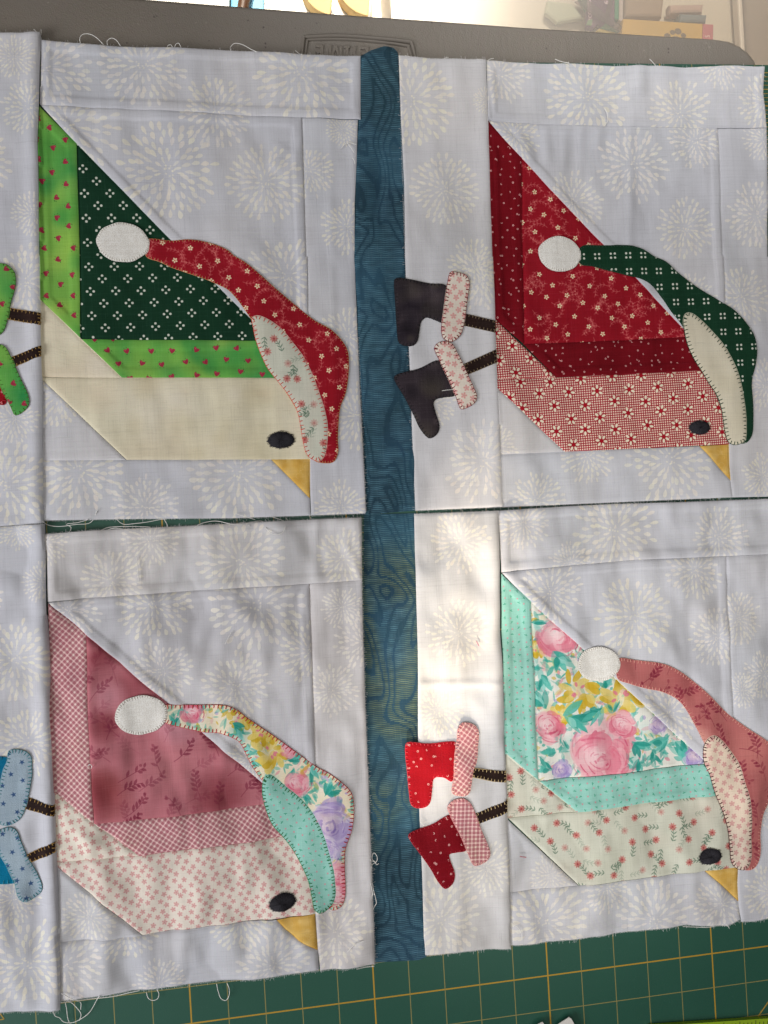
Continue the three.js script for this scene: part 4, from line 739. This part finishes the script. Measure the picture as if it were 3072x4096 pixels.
// ------------------------------------------------------------------ small loose things on the cloth
for (const [text, color, label] of [['LR 396,556 402,566 408,578', '#b9788a', 'speck of pink lint on the sunlit white panel'], ['BR 584,377 598,380 612,382', '#b8606c', 'speck of red lint on the white corner under the mint bird']]) {
  const p = at(text).map(([x, z], i) => V(x, 0.0056 - 0.0002 * i, z)); const w = new Rods(); w.add(curve(p, 6), 0.0003, 6);
  const l = thing('lint', label, 'lint', [p[0].x, 0.004, p[0].z]); part('fluff', w.geometry(), plain(color), l);
}
const scrapMaterial = clothMaterial(null, { color: 0xd8d4cc });
for (const [text, label, dir] of [['S 2136,4100 2154,4089 2168,4083 2173,4090 2182,4110 2190,4190 2100,4190', 'white fabric scrap poking in at the bottom edge, left of the larger scrap', 1], ['S 2226,4100 2250,4082 2274,4064 2284,4072 2298,4098 2330,4180 2210,4190', 'larger white fabric scrap with a cut corner at the bottom edge', -1]]) {
  const poly = at(text, 0.003), b = box2(poly), t = thing('fabric_scrap', label, 'fabric scrap', [(b[0] + b[2]) / 2, 0, (b[1] + b[3]) / 2]);
  part('scrap_cloth', cloth(poly, (x, z) => 0.003 + 0.0012 * noise(x * 60, z * 60, dir) + 0.001, 0.0015), scrapMaterial, t);
}
{ // lime acrylic ruler at the lower right
  const [a, b] = at('S 2700,4098 3110,4070', 0.003), l = Math.hypot(b[0] - a[0], b[1] - a[1]) + 0.12, turn = -Math.atan2(b[1] - a[1], b[0] - a[0]);
  const t = thing('quilting_ruler', 'lime green see-through ruler along the bottom right edge', 'ruler', [a[0], 0, a[1]]); t.rotation.y = turn;
  const m = new THREE.MeshPhysicalMaterial({ color: 0xa8c832, roughness: 0.2, transmission: 0.25, thickness: 0 });
  const g = new THREE.BoxGeometry(l, 0.003, 0.06); g.translate(l / 2 - 0.02, 0.0018, 0.03); const o = new THREE.Mesh(g, m); o.name = 'ruler_blade'; o.castShadow = true; t.add(o);
  const ticks = []; for (let i = 0; i < 70; i++) { const q = new THREE.BoxGeometry(0.0004, 0.0001, i % 4 ? 0.003 : 0.0055); q.translate(i * INCH / 8, 0.00336, 0.0036); ticks.push(q); }
  const k = new THREE.Mesh(mergeGeometries(ticks), plain('#20260c')); k.name = 'ruler_tick'; k.userData.kind = 'stuff'; t.add(k);
}

// ------------------------------------------------------------------ what stands beyond the table's far edge
const LOW = -0.26;
const slab = (text, y, thick, r = 0.002) => { const s = new THREE.Shape(at(text, y).map(([x, z]) => new THREE.Vector2(x, -z))); const g = new THREE.ExtrudeGeometry(s, { depth: thick - r, bevelEnabled: true, bevelThickness: r / 2, bevelSize: r / 2, bevelOffset: -r / 2, bevelSegments: 2 }); g.rotateX(-Math.PI / 2); g.translate(0, y - thick + r / 2, 0); return g; };
const slabUV = (g, text, y) => { const b = box2(at(text, y)), p = g.attributes.position, uv = g.attributes.uv; for (let i = 0; i < p.count; i++) uv.setXY(i, (p.getX(i) - b[0]) / (b[2] - b[0]), (b[3] - p.getZ(i)) / (b[3] - b[1])); return g; };
{
  const g = new THREE.BoxGeometry(4, 0.05, 4); g.translate(0, -0.755, -1.0); const f = new THREE.Mesh(g, plain('#3a2a28', 0.7)); f.name = 'floor'; f.userData.kind = 'structure'; f.receiveShadow = true; scene.add(f);
}
const center = (text, y) => { const b = box2(at(text, y)); return [(b[0] + b[2]) / 2, y, (b[1] + b[3]) / 2]; };
{
  const hazy = new THREE.MeshPhysicalMaterial({ color: 0xf4f1ec, roughness: 0.3, transmission: 0.93, thickness: 0, side: THREE.DoubleSide });
  const frosted = new THREE.MeshPhysicalMaterial({ color: 0xd8d0c6, roughness: 0.55, transmission: 0.12, thickness: 0 });
  const outline = 'S 1545,-320 2934,-320 2930,500 1545,500';
  const t = thing('storage_bin', 'frosted clear plastic storage bin standing behind the table', 'storage bin', center(outline, LOW));
  const b = box2(at(outline, LOW)), H = 0.07, w = b[2] - b[0], d = b[3] - b[1], cx = (b[0] + b[2]) / 2, cz = (b[1] + b[3]) / 2;
  const plate = (sx, sy, sz, x, y, z) => { const g = new RoundedBoxGeometry(sx, sy, sz, 2, Math.min(sx, sy, sz) * 0.4); g.translate(x, y, z); return g; };
  part('bin_floor', plate(w, 0.003, d, cx, LOW - 0.0015, cz), plain('#cfc8ba', 0.6), t);
  for (const s of [-1, 1]) part('bin_wall', plate(0.003, H, d - 0.008, cx + s * (w / 2 - 0.0016), LOW + H / 2 + 0.001, cz), frosted, t);
  for (const s of [-1, 1]) part('bin_wall', plate(w - 0.008, H, 0.003, cx, LOW + H / 2 + 0.001, cz + s * (d / 2 - 0.0016)), frosted, t);
  for (const x of [0.016, 0.026, 0.045]) part('bin_rib', plate(0.0022, 0.006, d - 0.02, b[0] + x, LOW + 0.004, cz), plain('#f0ece4', 0.3), t);
  part('bin_lid', plate(w - 0.002, 0.0016, d - 0.002, cx, LOW + H + 0.002, cz), hazy, t);
  part('bin_rib', plate(0.006, 0.012, d - 0.02, b[2] - 0.008, LOW + 0.01, cz), plain('#ddd6cc', 0.4), t);
}
{ // yellow box with a paw print and a pink end
  const Y = LOW + 0.028, top = 'S 2493,74 2812,94 2806,260 2480,240', end = 'S 2813,94 2855,97 2850,262 2807,260';
  const cv = document.createElement('canvas'); cv.width = 640; cv.height = 320; const c = cv.getContext('2d'), R = rng(8);
  c.fillStyle = '#c8a040'; c.fillRect(0, 0, 640, 320); mottle(c, [0, 0, 640, 320], R, 20, 60, 200, [[190, 160, 84], [180, 146, 70]], 0.35);
  for (const [x, y, r] of [[365, 118, 24], [405, 92, 20], [447, 84, 26], [486, 112, 20]]) oval(c, x, y, r, r * 0.85, 0.2, '#5d4a32'); oval(c, 425, 160, 52, 42, 0, '#5d4a32');
  const m = new THREE.CanvasTexture(cv); m.colorSpace = THREE.SRGBColorSpace; m.magFilter = THREE.LinearFilter;
  const t = thing('craft_box', 'yellow box with a dark paw print and a pink end inside the bin', 'box', center(top, Y));
  part('box_body', slabUV(slab(top, Y, 0.026), top, Y), new THREE.MeshStandardMaterial({ map: m, roughness: 0.6 }), t);
  const cv2 = document.createElement('canvas'); cv2.width = 96; cv2.height = 384; const e = cv2.getContext('2d'); e.fillStyle = '#b85866'; e.fillRect(0, 0, 96, 384); e.save(); e.translate(48, 104); e.rotate(Math.PI / 2); e.fillStyle = '#e6c8c4'; e.font = 'bold 46px sans-serif'; e.textAlign = 'left'; e.textBaseline = 'middle'; e.fillText('S', 0, 0); e.restore();
  const m2 = new THREE.CanvasTexture(cv2); m2.colorSpace = THREE.SRGBColorSpace; m2.magFilter = THREE.LinearFilter;
  part('box_end', slabUV(slab(end, Y, 0.026), end, Y), new THREE.MeshStandardMaterial({ map: m2, roughness: 0.6 }), t, { label: 'pink end with a letter S' });
}
{ // purple and teal package
  const Y = LOW + 0.02, face = 'S 2346,-200 2460,-200 2458,100 2420,122 2392,96 2376,114 2346,108';
  const cv = document.createElement('canvas'); cv.width = 256; cv.height = 640; const c = cv.getContext('2d'); c.fillStyle = '#4a1c4a'; c.fillRect(0, 0, 256, 640);
  c.save(); c.translate(46, 600); c.rotate(-Math.PI / 2); c.fillStyle = '#c8b4c0'; c.font = 'bold 52px sans-serif'; c.fillText('seconds', 0, 0); c.restore(); c.save(); c.translate(150, 400); c.rotate(Math.PI / 2); c.fillStyle = '#d8c8d2'; c.font = 'bold 44px sans-serif'; c.fillText('19', -18, 0); c.restore();
  const m = new THREE.CanvasTexture(cv); m.colorSpace = THREE.SRGBColorSpace; m.magFilter = THREE.LinearFilter;
  const t = thing('notions_package', 'purple and teal packet under clear bands inside the bin', 'packet', center(face, Y));
  part('packet_card', slabUV(slab(face, Y, 0.006, 0.001), face, Y), new THREE.MeshStandardMaterial({ map: m, roughness: 0.5 }), t);
  part('packet_stripe', slab('S 2461,-200 2478,-200 2475,78 2459,74', Y, 0.006, 0.001), plain('#0c7a58', 0.5), t, { label: 'teal stripe' });
  part('packet_stripe', slab('S 2479,-200 2496,-200 2492,92 2477,80', Y, 0.006, 0.001), plain('#b4a8a4', 0.5), t, { label: 'pale stripe' });
  part('packet_flap', slab('S 2290,-60 2350,-60 2350,50', Y, 0.005, 0.001), plain('#2f5e4a', 0.5), t, { label: 'dark green flap' });
  part('packet_flap', slab('S 2352,80 2372,76 2366,102 2346,98', Y + 0.001, 0.004, 0.001), plain('#4f7a52', 0.5), t, { label: 'green tab' });
  part('packet_flap', slab('S 2400,112 2424,92 2480,124 2462,128', Y + 0.001, 0.004, 0.001), plain('#3d6a44', 0.5), t, { label: 'green tab' });
  part('packet_flap', slab('S 2384,124 2398,112 2462,129 2460,140', Y, 0.003, 0.001), plain('#a8943a', 0.5), t, { label: 'yellow tab' });
  const clear = new THREE.MeshPhysicalMaterial({ color: 0xd8d0d4, roughness: 0.12, transmission: 0.95, specularIntensity: 0.4, thickness: 0 });
  part('clear_band', slab('S 2300,6 2350,-4 2492,108 2478,126', Y + 0.006, 0.002, 0.0006), clear, t);
  part('clear_band', slab('S 2420,64 2446,-40 2464,-40 2440,60', Y + 0.0085, 0.002, 0.0006), clear, t);
}
for (const [text, h, color, label, cat, name] of [
  ['S 2722,52 2830,56 2826,90 2720,88', 0.022, '#69747a', 'grey-blue pouch just behind the yellow box', 'pouch', 'storage_pouch'],
  ['S 2680,16 2816,14 2812,50 2682,52', 0.016, '#b39a90', 'dusty pink carton behind the grey-blue pouch', 'carton', 'small_carton'],
  ['S 2500,-40 2660,-30 2650,66 2500,66', 0.014, '#97826f', 'brown carton behind the left part of the yellow box', 'carton', 'small_carton'],
  ['S 2190,0 2290,10 2340,70 2230,90 2180,50', 0.01, '#b0b6a2', 'pale green folded cloth left of the purple packet', 'folded cloth', 'folded_cloth'],
]) { const Y = LOW + h, t = thing(name, label, cat, center(text, Y)); part('body', slab(text, Y, h - 0.003, 0.006), plain(color, 0.7), t); }
{ // sunlit clutter further left
  const Y = LOW, sheet = 'S 1035,-340 1538,-340 1536,240 1030,200';
  const t = thing('white_carton', 'sun-bleached white carton behind the table, left of the frosted bin', 'carton', center(sheet, Y)); part('lid', slab(sheet, Y, 0.2, 0.006), plain('#e9e6df', 0.7), t);
  const strip = 'S 1487,-300 1534,-300 1533,120 1487,118'; part('rim', slab(strip, Y + 0.01, 0.01, 0.003), plain('#f2eee0', 0.5), t);
  for (const [cx, cz, r, label] of [[1330, -30, 0.032, 'cream curled paper ribbon on the white carton, left one'], [1480, -40, 0.036, 'cream curled paper ribbon on the white carton, right one']]) {
    const [x, z] = at(`S ${cx},${cz}`, Y)[0], o = thing('paper_ribbon', label, 'ribbon', [x, Y, z]), s = new THREE.Shape();
    s.absarc(0, 0, r, Math.PI * 0.75, Math.PI * 1.6, false); s.absarc(0, 0, r * 0.55, Math.PI * 1.6, Math.PI * 0.75, true);
    const g = new THREE.ExtrudeGeometry(s, { depth: 0.012, bevelEnabled: true, bevelThickness: 0.001, bevelSize: 0.001, curveSegments: 24 }); g.rotateX(-Math.PI / 2); g.rotateY(-0.5); g.translate(x, Y + 0.001, z); part('curl', g, plain('#c9ab74', 0.7), o);
  }
  const blue = 'S 928,-340 1056,-340 1056,240 928,240', tb = thing('blue_carton', 'sky blue carton behind the table beside the white one', 'carton', center(blue, Y)); 
  part('lid', slab('S 926,-340 1034,-340 1030,220 922,220', Y - 0.0, 0.2, 0.004), plain('#6fb4d4', 0.6), tb);
  part('lid', slab('S 1000,-340 1056,-340 1054,220 1000,220', Y + 0.006, 0.005, 0.002), plain('#7cbcd8', 0.6), tb);
  const hd = thing('wooden_handle', 'dark brown wooden handle lying on the sky blue carton', 'handle', center('S 965,0 1000,0', Y)); const [h0, h1] = at('S 960,120 1004,-160', Y + 0.012); const w = new Rods(); w.add([V(h0[0], Y + 0.014, h0[1]), V(h1[0], Y + 0.014, h1[1])], 0.008, 12); part('grip', w.geometry(), plain('#4a2f1c', 0.5), hd);
  const left = 'S -900,-340 920,-340 916,200 -900,200', tl = thing('white_board', 'white sunlit board behind the far left of the table', 'board', center(left, Y)); part('panel', slab(left, Y, 0.02, 0.004), plain('#e6e4df', 0.7), tl);
}

// ------------------------------------------------------------------ the sun through the window
{
  const [x, z] = at('LR 285,600', 0.002)[0], az = THREE.MathUtils.degToRad(16), el = THREE.MathUtils.degToRad(21), D = 1.6;
  spot('sun_patch', 0xffecd0, 16, [x - D * Math.cos(el) * Math.sin(az), D * Math.sin(el), z + D * Math.cos(el) * Math.cos(az)], [x, 0.003, z], 2.05, 1, 0.6);
  const [g, k] = at('LR 900,700', 0.002)[0];
  spot('sun_spill', 0xfffaf2, 3.2, [g - 0.4, 1.5, k + 0.9], [g, 0, k], 8, 1, 2);
  const [u, v] = at('S 1250,-60', LOW)[0];
  spot('sun_on_cartons', 0xfff2dc, 26, [u - 0.3, 1.5, v - 0.9], [u, LOW, v], 6.5, 0.4, 1);
  const [m, n] = at('S 2300,60', LOW)[0];
  spot('daylight_on_bin', 0xfffcf8, 15, [m - 0.1, 1.3, n - 1.0], [m, LOW, n], 12.5, 0.5, 8);
}
scene.traverse((o) => { if (o.isMesh) { o.castShadow = true; o.receiveShadow = true; } });
renderer.render(scene, camera);
